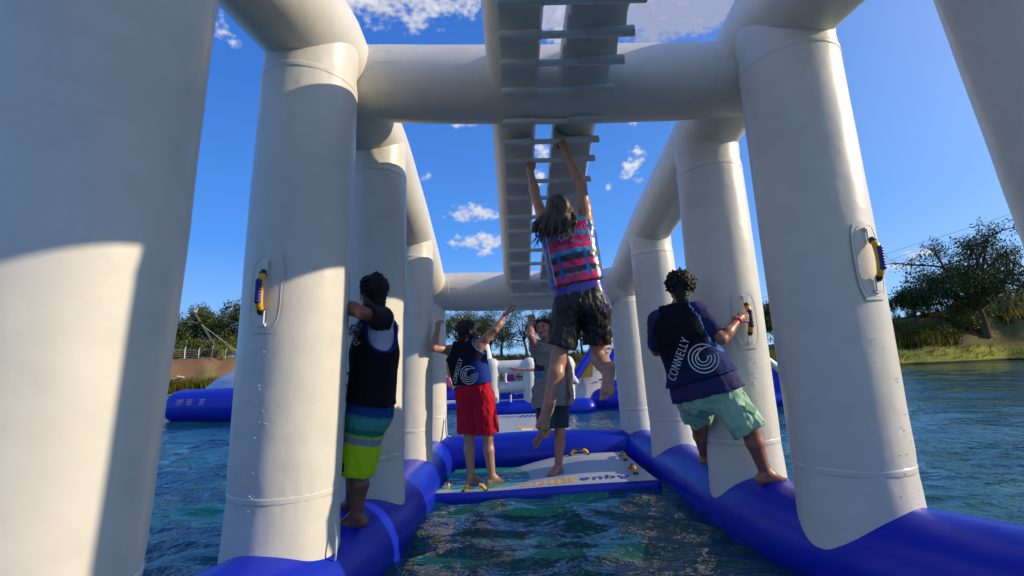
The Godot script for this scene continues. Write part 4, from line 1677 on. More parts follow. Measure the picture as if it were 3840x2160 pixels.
func hand_on(b: Buf, wrist: Vector3, dir: Vector3, palm: Vector3, thumb: float, curl: float, s: float, col: Callable, spread := 0.0, cell := 0.0042) -> void:
	var d := dir.normalized()
	var n := (palm - d * palm.dot(d)).normalized()
	var l := d.cross(n).normalized() * thumb
	var g := Sdf.new(wrist - Vector3.ONE * 0.21 * s, wrist + Vector3.ONE * 0.21 * s, cell)
	g.cap(wrist - d * 0.035 * s, wrist + d * 0.015 * s, 0.027 * s, 0.024 * s, 0.01)
	var lens := [[0.046, 0.028, 0.021], [0.050, 0.032, 0.023], [0.047, 0.030, 0.022], [0.037, 0.023, 0.019]]
	for k in 4:
		var o := (0.5 - k / 3.0)
		var a := wrist + d * 0.012 * s + l * o * 0.032 * s
		var kn := wrist + d * (0.088 - 0.006 * absf(k - 1)) * s + l * o * 0.062 * s - n * 0.004 * s
		g.cap(a, kn, 0.0145 * s, 0.0115 * s, 0.012)
		var p := kn
		var fd := (d + l * o * spread).normalized()
		var rot := [0.95, 1.15, 0.75]
		var bend := 0.0
		for q in 3:
			bend += curl * rot[q]
			var e: Vector3 = p + (fd * cos(bend) + n * sin(bend)) * lens[k][q] * s
			g.cap(p, e, (0.0098 - 0.0009 * q) * s, (0.0092 - 0.0011 * q) * s, 0.003)
			p = e
	var t0 := wrist + d * 0.022 * s + l * 0.018 * s + n * 0.006 * s
	var td := (l * (0.75 - 0.35 * curl) + d * 0.62 + n * (0.15 + 0.45 * curl)).normalized()
	var t1 := t0 + td * 0.045 * s
	var td2 := (td + n * 0.5 * curl + d * 0.3 - l * 0.35 * curl).normalized()
	var t2 := t1 + td2 * 0.034 * s
	var t3 := t2 + (td2 + n * 0.3 * curl - l * 0.2).normalized() * 0.025 * s
	g.cap(t0, t1, 0.0155 * s, 0.0115 * s, 0.010)
	g.cap(t1, t2, 0.0112 * s, 0.0100 * s, 0.004)
	g.cap(t2, t3, 0.0102 * s, 0.0078 * s, 0.003)
	g.add_to(b, col)

func foot_on(b: Buf, ankle: Vector3, toe: Vector3, down: Vector3, inner: float, s: float, col: Callable, cell := 0.006) -> void:
	var d := (toe - ankle)
	var dn := (down - Vector3.ZERO).normalized()
	d = (d - dn * d.dot(dn)).normalized()
	var l := d.cross(dn).normalized() * inner
	var g := Sdf.new(ankle - Vector3.ONE * 0.27 * s, ankle + Vector3.ONE * 0.27 * s, cell)
	var heel := ankle + dn * 0.052 * s - d * 0.042 * s
	g.cap(ankle - dn * 0.05 * s, ankle + dn * 0.01 * s, 0.037 * s, 0.037 * s, 0.012)
	g.cap(ankle, heel, 0.036 * s, 0.031 * s, 0.02)
	var ball_c := ankle + dn * 0.062 * s + d * 0.125 * s
	g.cap(ankle + d * 0.012 * s, ball_c + l * 0.020 * s, 0.035 * s, 0.021 * s, 0.022)
	g.cap(ankle + dn * 0.02 * s + d * 0.02 * s, ball_c - l * 0.022 * s, 0.032 * s, 0.018 * s, 0.022)
	g.cap(heel, ball_c - l * 0.025 * s, 0.026 * s, 0.017 * s, 0.02)
	g.cap(heel, ball_c + l * 0.022 * s, 0.024 * s, 0.020 * s, 0.02)
	var tl := [0.052, 0.050, 0.043, 0.036, 0.028]
	for k in 5:
		var o := 0.034 - k * 0.0172
		var a := ball_c + l * o * s - d * 0.008 * k * s * 0.6
		var r := 0.0135 if k == 0 else 0.0098
		g.cap(a - d * 0.012 * s, a + d * tl[k] * s + dn * 0.006 * s, r * s, r * 0.88 * s, 0.006)
	g.add_to(b, col)

func head_on(b: Buf, c: Vector3, f: Vector3, u: Vector3, s: float, skin: Color, beard := false, cell := 0.005) -> void:
	f = f.normalized()
	u = (u - f * u.dot(f)).normalized()
	var r := f.cross(u).normalized()
	var g := Sdf.new(c - Vector3.ONE * 0.19 * s, c + Vector3.ONE * 0.19 * s, cell)
	var P := func(x: float, y: float, z: float) -> Vector3:
		return c + (r * x + u * y + f * z) * s
	g.cap(P.call(0, 0.035, -0.028), P.call(0, 0.035, 0.018), 0.083 * s, 0.078 * s, 0.02)
	g.cap(P.call(0, 0.0, 0.02), P.call(0, -0.065, 0.052), 0.070 * s, 0.046 * s, 0.03)
	g.cap(P.call(-0.045, -0.05, 0.01), P.call(0, -0.088, 0.066), 0.030 * s, 0.022 * s, 0.025)
	g.cap(P.call(0.045, -0.05, 0.01), P.call(0, -0.088, 0.066), 0.030 * s, 0.022 * s, 0.025)
	g.cap(P.call(-0.035, -0.022, 0.064), P.call(-0.03, -0.03, 0.058), 0.024 * s, 0.022 * s, 0.02)
	g.cap(P.call(0.035, -0.022, 0.064), P.call(0.03, -0.03, 0.058), 0.024 * s, 0.022 * s, 0.02)
	g.cap(P.call(-0.036, 0.026, 0.080), P.call(0.036, 0.026, 0.080), 0.013 * s, 0.013 * s, 0.015)
	for e in [-1.0, 1.0]:
		g.carve(P.call(0.032 * e, 0.006, 0.105), P.call(0.033 * e, 0.006, 0.104), 0.016 * s, 0.016 * s)
		g.ball(P.call(0.031 * e, 0.006, 0.080), 0.0135 * s, 0.004)
	g.cap(P.call(0, 0.012, 0.092), P.call(0, -0.028, 0.112), 0.010 * s, 0.014 * s, 0.010)
	g.cap(P.call(-0.014, -0.033, 0.098), P.call(0.014, -0.033, 0.098), 0.010 * s, 0.010 * s, 0.008)
	g.cap(P.call(-0.020, -0.057, 0.088), P.call(0.020, -0.057, 0.088), 0.0085 * s, 0.0085 * s, 0.006)
	g.cap(P.call(-0.016, -0.070, 0.086), P.call(0.016, -0.070, 0.086), 0.0095 * s, 0.0095 * s, 0.006)
	for e in [-1.0, 1.0]:
		g.cap(P.call(0.078 * e, 0.016, -0.008), P.call(0.074 * e, -0.030, 0.002), 0.016 * s, 0.011 * s, 0.006)
		g.carve(P.call(0.094 * e, 0.010, 0.002), P.call(0.092 * e, -0.01, 0.004), 0.009 * s, 0.007 * s)
	g.cap(P.call(0, -0.05, -0.025), P.call(0, -0.14, -0.035), 0.054 * s, 0.056 * s, 0.02)
	var nz := noise_maker(3, 14.0, 2)
	var col := func(p: Vector3, _g: Vector3) -> Color:
		var q := (p - c) / s
		var x := q.dot(r)
		var y := q.dot(u)
		var z := q.dot(f)
		var v := 1.0 + 0.12 * nz.get_noise_3d(p.x, p.y, p.z)
		var cc := Color(skin.r * v, skin.g * v, skin.b * v)
		var ax := absf(x)
		if z > 0.05:
			if Vector2(ax - 0.031, (y - 0.006) * 1.7).length() < 0.015:
				cc = Color(0.45, 0.42, 0.40)
			if Vector2(ax - 0.031, y - 0.006).length() < 0.0075:
				cc = Color(0.015, 0.01, 0.008)
			if ax > 0.012 and ax < 0.052 and absf(y - 0.030 + (ax - 0.03) * 0.1) < 0.0055:
				cc = Color(0.03, 0.02, 0.015)
			if ax < 0.026 and absf(y + 0.063) < 0.0035:
				cc = Color(0.06, 0.015, 0.015)
			elif ax < 0.025 and y < -0.05 and y > -0.078:
				cc = Color(skin.r * 0.95, skin.g * 0.62, skin.b * 0.60)
			elif ax > 0.02 and y < -0.005 and y > -0.05:
				cc = Color(cc.r * 1.06, cc.g * 0.88, cc.b * 0.86)
		if beard and y < -0.028 and z > -0.03 and not (ax < 0.022 and y > -0.075 and y < -0.052 and z > 0.06) and not (z > 0.075 and ax < 0.03 and y > -0.04):
			cc = Color(0.022, 0.014, 0.010)
		return cc
	g.add_to(b, col)

func short_hair(c: Vector3, f: Vector3, u: Vector3, s: float, hue: Color, curls: int, seed_: int, low := -0.03, puff := 0.018, r0 := 0.020) -> ArrayMesh:
	f = f.normalized()
	u = (u - f * u.dot(f)).normalized()
	var r := f.cross(u).normalized()
	var g := Sdf.new(c - Vector3.ONE * 0.22 * s, c + Vector3.ONE * 0.22 * s, 0.0055)
	var a := c + (u * 0.040 - f * 0.032) * s
	g.cap(a, c + (u * 0.046 + f * 0.008) * s, 0.089 * s, 0.083 * s, 0.02)
	g.cap(a - u * 0.02 * s, c + (u * (low - 0.045) - f * 0.055) * s, 0.075 * s, 0.048 * s, 0.03)
	var rng := RandomNumberGenerator.new()
	rng.seed = seed_
	var k := 0
	while k < curls:
		var d := Vector3(rng.randfn(), rng.randfn(), rng.randfn()).normalized()
		var y := d.dot(u)
		var z := d.dot(f)
		if y < -0.55 or (z > 0.35 and y < 0.35):
			continue
		k += 1
		var p := c + u * 0.035 * s - f * 0.015 * s + d * (0.083 + rng.randf() * puff) * s
		var t := (u.cross(d) + d * rng.randf_range(-0.2, 0.7) + Vector3(rng.randfn(), rng.randfn(), rng.randfn()) * 0.5).normalized()
		g.cap(p, p + t * 0.025 * s, r0 * s * rng.randf_range(0.6, 1.0), 0.006 * s, 0.008)
	# open the face
	g.carve(c + (f * 0.15 - u * 0.03) * s, c + (f * 0.125 + u * 0.02) * s, 0.088 * s, 0.072 * s)
	g.ruffle(0.010, 90.0, seed_)
	var b := Buf.new()
	var nz := noise_maker(seed_, 40.0, 2)
	g.add_to(b, func(p: Vector3, _g: Vector3) -> Color:
		var v := 1.0 + 0.5 * nz.get_noise_3d(p.x, p.y * 0.4, p.z)
		return Color(hue.r * v, hue.g * v, hue.b * v))
	return b.mesh()

func torso_prims(g: Sdf, J: Dictionary, s: float, fat: float, grow: float) -> void:
	var up: Vector3 = (J.neck - J.pelvis).normalized()
	var tf: Vector3 = J.tf.normalized()
	g.cap(J.pelvis + up * 0.03 * s, J.chest, (0.118 * fat) * s + grow, 0.128 * s * lerpf(1.0, fat, 0.5) + grow, 0.05, tf, 1.18)
	g.cap(J.chest, J.chest.lerp(J.neck, 0.55), 0.128 * s * lerpf(1.0, fat, 0.5) + grow, 0.085 * s + grow, 0.05, tf, 1.25)
	for e in ["l", "r"]:
		var sh: Vector3 = J["sh" + e]
		var hp: Vector3 = J["hip" + e]
		var mid: Vector3 = J.pelvis.lerp(J.neck, 0.5)
		g.cap(hp + up * 0.07 * s, sh.lerp(J.chest, 0.42) - up * 0.02 * s, 0.082 * s * fat + grow, 0.080 * s + grow, 0.05)
		g.cap(sh.lerp(J.neck, 0.15) - up * 0.01 * s, J.neck - up * 0.02 * s, 0.052 * s + grow * 0.8, 0.055 * s + grow * 0.8, 0.04)
		g.cap(sh.lerp(J.chest, 0.2), J.chest, 0.066 * s + grow, 0.10 * s + grow, 0.05, tf, 1.15)

func body_of(J: Dictionary, o: Dictionary) -> ArrayMesh:
	var s: float = o.s
	var fat: float = o.get("fat", 1.0)
	var lo := Vector3.ONE * 1e9
	var hi := -Vector3.ONE * 1e9
	for k in ["head", "neck", "pelvis", "shl", "shr", "ell", "elr", "wrl", "wrr", "knl", "knr", "anl", "anr", "hipl", "hipr"]:
		lo = lo.min(J[k])
		hi = hi.max(J[k])
	var g := Sdf.new(lo - Vector3.ONE * 0.24, hi + Vector3.ONE * 0.24, o.get("cell", 0.0135))
	torso_prims(g, J, s, fat, 0.0)
	var f := lerpf(1.0, fat, 0.6)
	g.cap(J.hipl, J.hipr, 0.098 * s * fat, 0.098 * s * fat, 0.05)
	for e in ["l", "r"]:
		var sh: Vector3 = J["sh" + e]
		var el: Vector3 = J["el" + e]
		var wr: Vector3 = J["wr" + e]
		var hp: Vector3 = J["hip" + e]
		var kn: Vector3 = J["kn" + e]
		var an: Vector3 = J["an" + e]
		g.cap(sh, sh.lerp(el, 0.4), 0.053 * s * f, 0.049 * s * f, 0.045)
		g.cap(sh.lerp(el, 0.35), el, 0.049 * s * f, 0.037 * s * f, 0.02)
		g.cap(el, el.lerp(wr, 0.35), 0.038 * s * f, 0.041 * s * f, 0.02)
		g.cap(el.lerp(wr, 0.3), wr, 0.041 * s * f, 0.026 * s, 0.02)
		g.cap(hp, kn, 0.088 * s * fat, 0.054 * s * f, 0.05)
		g.ball(kn, 0.053 * s * f, 0.03)
		var back: Vector3 = J.get("calf_" + e, -(J.tf as Vector3)).normalized()
		var cm := kn.lerp(an, 0.32) + back * 0.018 * s
		g.cap(kn, cm, 0.049 * s * f, 0.056 * s * f, 0.03)
		g.cap(cm, an, 0.055 * s * f, 0.034 * s, 0.03)
		g.cap(kn, an, 0.043 * s * f, 0.033 * s, 0.03)
	g.cap(J.neck - (J.neck - J.pelvis).normalized() * 0.03 * s, J.head - J.headu * 0.05 * s - J.headf * 0.02 * s, 0.058 * s, 0.053 * s, 0.04)
	var b := Buf.new()
	var nz := noise_maker(int(o.seed), 1.0, 2)
	var col := skin_color(o.skin, nz)
	g.add_to(b, col)
	for e in ["l", "r"]:
		if J.has("hd" + e):
			var h: Array = J["hd" + e]
			hand_on(b, J["wr" + e], h[0], h[1], h[2], h[3], s * 0.97, col, h[4] if h.size() > 4 else 0.0, o.get("hand_cell", 0.0042))
		if J.has("to" + e):
			foot_on(b, J["an" + e], J["to" + e], J.get("dn" + e, Vector3.DOWN), -1.0 if e == "l" else 1.0, s * o.get("foot", 1.0), col, o.get("foot_cell", 0.006))
	head_on(b, J.head, J.headf, J.headu, s * o.get("headsize", 1.0), o.skin, o.get("beard", false), o.get("head_cell", 0.0055))
	return b.mesh()

func shorts_of(J: Dictionary, o: Dictionary, reach_l: float, reach_r: float, ra: float, rb: float, col: Callable, rough := 0.010, waist := 0.10) -> ArrayMesh:
	var s: float = o.s
	var lo: Vector3 = J.hipl.min(J.hipr).min(J.knl).min(J.knr) - Vector3.ONE * 0.26
	var hi: Vector3 = J.hipl.max(J.hipr).max(J.knl).max(J.knr) + Vector3.ONE * 0.30
	var g := Sdf.new(lo, hi, o.get("cloth_cell", 0.0105))
	var up: Vector3 = (J.chest - J.pelvis).normalized()
	var fat: float = o.get("fat", 1.0)
	var tf: Vector3 = J.tf.normalized()
	g.cap(J.hipl, J.hipr, 0.112 * s * fat, 0.112 * s * fat, 0.05)
	g.cap(J.pelvis, J.pelvis + up * (waist + 0.1) * s, 0.145 * s * fat, 0.145 * s * fat, 0.05, tf, 1.12)
	for e in ["l", "r"]:
		var hp: Vector3 = J["hip" + e]
		var kn: Vector3 = J["kn" + e]
		var reach := reach_l if e == "l" else reach_r
		var dirn := (kn - hp).normalized()
		var end := hp + dirn * reach
		g.cap(hp.lerp(end, 0.1), end, ra * s * fat, rb * s * fat, 0.035, Vector3.ZERO, 1.0, true)
		var sh: Vector3 = J["sh" + e]
		g.cap(hp, hp.lerp(sh.lerp(J.chest, 0.42), 0.45) + up * 0.03 * s, 0.102 * s * fat, 0.104 * s * fat, 0.05)
	g.cut(J.pelvis + up * waist * s, up)
	g.ruffle(rough, 9.0, int(o.seed) + 3, Vector3(1.0, 0.35, 1.0))
	g.ruffle(rough * 0.5, 26.0, int(o.seed) + 9, Vector3(1.0, 0.5, 1.0))
	var b := Buf.new()
	g.add_to(b, col)
	return b.mesh()

# a vest or shirt: the torso grown outwards, cut at hem, neck and armholes; returns the grid too so that print can be laid on it
func top_of(J: Dictionary, o: Dictionary, grow: float, hem: Vector3, hem_n: Vector3, arm_r: float, neck_r: float, col: Callable, sleeves := 0.0, rough := 0.004, deep := Vector3.ZERO) -> Array:
	var s: float = o.s
	var lo: Vector3 = J.hipl.min(J.hipr).min(J.shl).min(J.shr).min(J.neck) - Vector3.ONE * 0.30
	var hi: Vector3 = J.hipl.max(J.hipr).max(J.shl).max(J.shr).max(J.neck) + Vector3.ONE * 0.30
	if sleeves > 0.0:
		lo = lo.min(J.ell.min(J.elr) - Vector3.ONE * 0.12)
		hi = hi.max(J.ell.max(J.elr) + Vector3.ONE * 0.12)
	var g := Sdf.new(lo, hi, o.get("cloth_cell", 0.0105))
	torso_prims(g, J, s, o.get("fat", 1.0), grow)
	var up: Vector3 = (J.neck - J.pelvis).normalized()
	g.cap(J.hipl + up * 0.02, J.hipr + up * 0.02, 0.105 * s * o.get("fat", 1.0) + grow, 0.105 * s * o.get("fat", 1.0) + grow, 0.05)
	if sleeves > 0.0:
		for e in ["l", "r"]:
			var sh: Vector3 = J["sh" + e]
			var el: Vector3 = J["el" + e]
			var end := sh + (el - sh) * sleeves
			g.cap(sh, end, 0.066 * s + grow * 0.5, 0.066 * s + grow * 0.5, 0.04, Vector3.ZERO, 1.0, true)
	var skirt: float = o.get("skirt", 0.0)
	if skirt > 0.0:
		g.cap(J.pelvis - up * 0.03 * s, J.pelvis + up * 0.12 * s, 0.158 * s * o.get("fat", 1.0) + grow, 0.150 * s * o.get("fat", 1.0) + grow, 0.05, J.tf.normalized(), 1.1)
		for e in ["l", "r"]:
			var hp: Vector3 = J["hip" + e]
			var kd: Vector3 = (J["kn" + e] - hp).normalized()
			g.cap(hp + up * 0.06 * s, hp + kd * skirt, 0.128 * s * o.get("fat", 1.0) + grow, 0.134 * s * o.get("fat", 1.0) + grow, 0.05)
	g.cut(hem, hem_n)
	if arm_r > 0.0:
		for e in ["l", "r"]:
			var sh: Vector3 = J["sh" + e]
			var out: Vector3 = (J["sh" + e] - (J.shl + J.shr) * 0.5).normalized()
			var el: Vector3 = J["el" + e]
			g.carve(sh + out * 0.015 * s, sh + out * 0.02 * s + (el - sh) * 0.9, arm_r * s, arm_r * s * 0.9)
			g.carve(sh + out * 0.03 * s, sh + out * 0.16 * s - up * 0.03 * s, arm_r * s, arm_r * s)
			if deep != Vector3.ZERO:
				g.carve(sh + out * 0.03 * s + deep, sh + out * 0.16 * s - up * 0.03 * s + deep, arm_r * s, arm_r * s)
	g.carve(J.neck + up * 0.02 * s, J.neck + up * 0.2 * s, neck_r * s, neck_r * 1.5 * s)
	g.ruffle(rough, 11.0, int(o.seed) + 5)
	var b := Buf.new()
	g.add_to(b, col)
	return [b.mesh(), g]

# flat print (a lettering mesh or line work) pressed onto a garment from a plane in front of it
func press(g: Sdf, m: ArrayMesh, at: Vector3, rgt: Vector3, up: Vector3, lift := 0.004) -> ArrayMesh:
	var a := m.surface_get_arrays(0)
	var v: PackedVector3Array = a[Mesh.ARRAY_VERTEX]
	var d := -(rgt.cross(up)).normalized()
	var n := PackedVector3Array()
	for i in v.size():
		var p := at + rgt * v[i].x + up * v[i].y - d * 0.12
		var q := g.hit(p, d, 0.5)
		v[i] = q - d * lift
		n.append(-d)
	return arrays_mesh(v, n, a[Mesh.ARRAY_INDEX])

func ribbon(b: Buf, pts: PackedVector2Array, w: float) -> void:
	for i in pts.size() - 1:
		var t := (pts[i + 1] - pts[i]).normalized()
		var s := Vector2(-t.y, t.x) * w * 0.5
		var e := t * w * 0.2
		var p := [pts[i] - s - e, pts[i] + s - e, pts[i + 1] + s + e, pts[i + 1] - s + e]
		b.face(Vector3(p[0].x, p[0].y, 0), Vector3(p[3].x, p[3].y, 0), Vector3(p[2].x, p[2].y, 0), Vector3(p[1].x, p[1].y, 0))

func emblem(size: float, w: float) -> ArrayMesh:
	var b := Buf.new()
	for ring in [[1.0, 28.0, 352.0, 1.0], [0.76, 70.0, 352.0, 0.96], [0.54, 105.0, 352.0, 0.92], [0.30, 150.0, 350.0, 0.9]]:
		var p := PackedVector2Array()
		for k in 37:
			var a := deg_to_rad(lerpf(ring[1], ring[2], k / 36.0))
			p.append(Vector2(cos(a), sin(a) * ring[3]) * ring[0] * size)
		ribbon(b, p, w)
	ribbon(b, PackedVector2Array([Vector2(0.26, -0.05) * size, Vector2(1.0, -0.13) * size]), w)
	ribbon(b, PackedVector2Array([Vector2(0.88, 0.47) * size, Vector2(0.5, 0.60) * size, Vector2(0.05, 0.58) * size, Vector2(-0.2, 0.42) * size, Vector2(-0.33, 0.1) * size, Vector2(-0.26, -0.15) * size]), w)
	return b.mesh()

func band(center: Vector3, axis: Vector3, r: float, w: float) -> ArrayMesh:
	var b := Buf.new()
	var ax := axis.normalized()
	b.tube(PackedVector3Array([center - ax * w * 0.5, center - ax * w * 0.25, center, center + ax * w * 0.25, center + ax * w * 0.5]), PackedFloat32Array([r, r + 0.004, r + 0.005, r + 0.004, r]), 20, 1)
	return b.mesh()

# closest distance from a point to a segment
func seg_dist(p: Vector3, a: Vector3, b: Vector3) -> float:
	var ab := b - a
	var t := clampf((p - a).dot(ab) / ab.length_squared(), 0.0, 1.0)
	return p.distance_to(a + ab * t)

func armhole(J: Dictionary, e: String, s: float) -> Array:
	var sh: Vector3 = J["sh" + e]
	var out: Vector3 = (sh - (J.shl + J.shr) * 0.5).normalized()
	var up: Vector3 = (J.neck - J.pelvis).normalized()
	return [sh + out * 0.03 * s, sh + out * 0.16 * s - up * 0.03 * s, sh + out * 0.015 * s, sh + out * 0.02 * s + (J["el" + e] - sh) * 0.9]

func people() -> void:
	hanging_person()
	boy_left()
	green_shorts()
	red_shorts()
	grey_shirt()
	far_people()

func hanging_person() -> void:
	var J := {
		"head": Vector3(0.375, 2.44, -3.47), "headf": Vector3(-0.15, 0.45, -0.88).normalized(), "headu": Vector3(-0.12, 0.88, 0.45).normalized(),
		"neck": Vector3(0.425, 2.31, -3.49), "chest": Vector3(0.465, 2.10, -3.50), "pelvis": Vector3(0.515, 1.76, -3.50), "tf": Vector3(-0.18, 0, -0.98),
		"shr": Vector3(0.585, 2.34, -3.50), "shl": Vector3(0.285, 2.33, -3.55), "elr": Vector3(0.575, 2.66, -3.52), "ell": Vector3(0.225, 2.62, -3.66),
		"wrr": Vector3(0.465, 2.955, -3.535), "wrl": Vector3(0.195, 2.885, -3.755),
		"hipr": Vector3(0.605, 1.70, -3.50), "hipl": Vector3(0.420, 1.71, -3.51), "knr": Vector3(0.618, 1.33, -3.58), "knl": Vector3(0.315, 1.34, -3.50),
		"anr": Vector3(0.625, 1.225, -3.27), "anl": Vector3(0.215, 1.005, -3.42), "tor": Vector3(0.60, 1.02, -3.40), "tol": Vector3(0.14, 0.79, -3.50),
		"dnr": Vector3(-0.1, 0.05, 1.0), "dnl": Vector3(-0.15, -0.15, 1.0),
		"hdr": [Vector3(-0.25, 0.93, -0.1), Vector3(-0.25, -0.2, -1.0), -1.0, 1.15], "hdl": [Vector3(0.1, 0.97, -0.1), Vector3(0.1, -0.2, -1.0), 1.0, 1.15]}
	var o := {"s": 1.0, "skin": Color(0.46, 0.235, 0.150), "seed": 11, "fat": 0.98, "cloth_cell": 0.009}
	var t := thing("person", "long haired person in a striped life vest hanging from the overhead rungs", "person", Vector3(0.45, 0, -3.5))
	place("body", body_of(J, o), M.skin, t)
	# shorts
	var black := func(p: Vector3, _g: Vector3) -> Color:
		return Color(0.012, 0.012, 0.013)
	place("shorts", shorts_of(J, o, 0.30, 0.27, 0.112, 0.106, black, 0.017, 0.055), M.wet, t)
	var bo := {"s": 1.0, "seed": 44, "fat": 0.93, "cloth_cell": 0.0095}
	var bandcol := func(p: Vector3, _g: Vector3) -> Color:
		return Color(0.05, 0.04, 0.32)
	place("waistband", shorts_of(J, bo, 0.1, 0.1, 0.09, 0.09, bandcol, 0.002, 0.115), M.vinyl, t)
	# vest
	var up: Vector3 = (J.neck - J.pelvis).normalized()
	var rgt: Vector3 = (J.shr - J.shl).normalized()
	rgt = (rgt - up * rgt.dot(up)).normalized()
	var hem: Vector3 = J.pelvis + up * 0.125
	var axis_p: Vector3 = J.pelvis
	var arms := [armhole(J, "l", 1.0), armhole(J, "r", 1.0)]
	var red := Color(0.62, 0.014, 0.13)
	var cyan := Color(0.012, 0.26, 0.52)
	var navy := Color(0.008, 0.010, 0.03)
	var blue := Color(0.012, 0.09, 0.48)
	var tfv: Vector3 = J.tf.normalized()
	var col := func(p: Vector3, g: Vector3) -> Color:
		var h := (p - hem).dot(up) / 0.50
		var x := (p - axis_p).dot(rgt) - 0.03 * 0.0
		var ax := absf(x)
		if (p - axis_p).dot(tfv) > 0.02 or ax > 0.158:
			if ax > 0.158 and ax < 0.164:
				return Color(0.7, 0.7, 0.7)
			if (h > 0.15 and h < 0.24) or (h > 0.36 and h < 0.45):
				return Color(0.10, 0.095, 0.06)
			return blue
		if ax > 0.085 and ax < 0.112 and h < 0.46 and h > 0.06:
			return Color(0.015, 0.10, 0.42)
		if h < 0.125: return red
		if h < 0.14: return cyan
		if h < 0.225: return navy
		if h < 0.32: return red
		if h < 0.425: return navy
		if h < 0.485: return cyan
		if h < 0.57: return red
		if h < 0.595: return Color(0.20, 0.02, 0.22)
		if h < 0.675: return red
		if h < 0.745: return cyan
		if h < 0.90: return red
		return cyan
	var top := top_of(J, o, 0.034, hem, -up, 0.078, 0.058, col)
	var vest := place("life_vest", top[0], M.vinyl, t)
	var n: Vector3 = -tfv
	var lm := lettering("CONNELLY", 0.053, false, 0.12, 0.86)
	var wd := mesh_width(lm)
	var tr := (rgt * 0.985 + up * 0.17).normalized()
	var tu := n.cross(tr).normalized()
	place("lettering", press(top[1], lm, J.pelvis + up * 0.462 - tr * (wd * 0.5 - 0.050) + n * 0.1, tr, tu), M.text_white, vest)
	var eb := Buf.new()
	for k in 2:
		var p := PackedVector2Array()
		for q in 13:
			var a := deg_to_rad(lerpf(200.0, 340.0, q / 12.0))
			p.append(Vector2(cos(a), sin(a)) * (0.075 - 0.014 * k))
		ribbon(eb, p, 0.004)
	place("emblem", press(top[1], eb.mesh(), J.pelvis + up * 0.475 + rgt * 0.05 + n * 0.1, tr, tu), M.text_white, vest)
	# long wet hair: a cap and many strands
	var c: Vector3 = J.head
	var f: Vector3 = J.headf
	var u: Vector3 = J.headu
	var r: Vector3 = f.cross(u).normalized()
	var g := Sdf.new(c - Vector3(0.26, 0.40, 0.26), c + Vector3(0.26, 0.24, 0.26), 0.0065)
	g.cap(c + u * 0.040 - f * 0.032, c + u * 0.046 + f * 0.012, 0.090, 0.084, 0.02)
	g.cap(c + u * 0.01 - f * 0.05, c + Vector3(-0.01, -0.13, 0.055), 0.082, 0.066, 0.03)
	var rng := RandomNumberGenerator.new()
	rng.seed = 29
	for k in 74:
		var a := rng.randf_range(-2.3, 2.3)
		var side := r * sin(a) - f * cos(a)
		var p0 := c + u * 0.06 + side * 0.065
		var p1 := c + u * 0.0 + side * (0.092 + rng.randf() * 0.012)
		var L := rng.randf_range(0.12, 0.21)
		var p2 := p1 + Vector3(side.x * 0.05 - 0.03 + rng.randfn() * 0.012, -L * 0.6, side.z * 0.03 + 0.01 + rng.randfn() * 0.01)
		var p3 := p2 + Vector3(rng.randfn() * 0.022 - 0.02, -L * 0.45, rng.randfn() * 0.012)
		g.cap(p0, p1, 0.014, 0.013, 0.006)
		g.cap(p1, p2, 0.013, 0.0105, 0.006)
		g.cap(p2, p3, 0.010, 0.0035, 0.004)
	var hb := Buf.new()
	var hn := noise_maker(31, 38.0, 2)
	g.add_to(hb, func(p: Vector3, _g: Vector3) -> Color:
		var v := clampf(0.5 + 0.9 * hn.get_noise_3d(p.x, p.y * 0.12, p.z), 0.0, 1.0)
		return Color(0.030, 0.020, 0.016).lerp(Color(0.115, 0.085, 0.060), v))
	var wisps := Buf.new()
	for k in 34:
		var a := rng.randf_range(-2.4, 2.4)
		var side := r * sin(a) - f * cos(a)
		var p0 := c + side * 0.105 - Vector3(0, 0.05, 0)
		var p1 := p0 + Vector3(side.x * 0.04 - 0.02, -0.12, side.z * 0.03)
		var p2 := p1 + Vector3(rng.randfn() * 0.03 - 0.035, -0.07 - rng.randf() * 0.05, rng.randfn() * 0.02)
		var cp := curve_points([p0, p1, p2], 4)
		wisps.tint = Color(0.05, 0.035, 0.028)
		wisps.tube(cp, lerp_list([0.004, 0.003, 0.0012], cp.size()), 5, 0)
	var hair := place("hair", hb.mesh(), M.hair, t)
	place("loose_strands", wisps.mesh(), M.hair, hair)

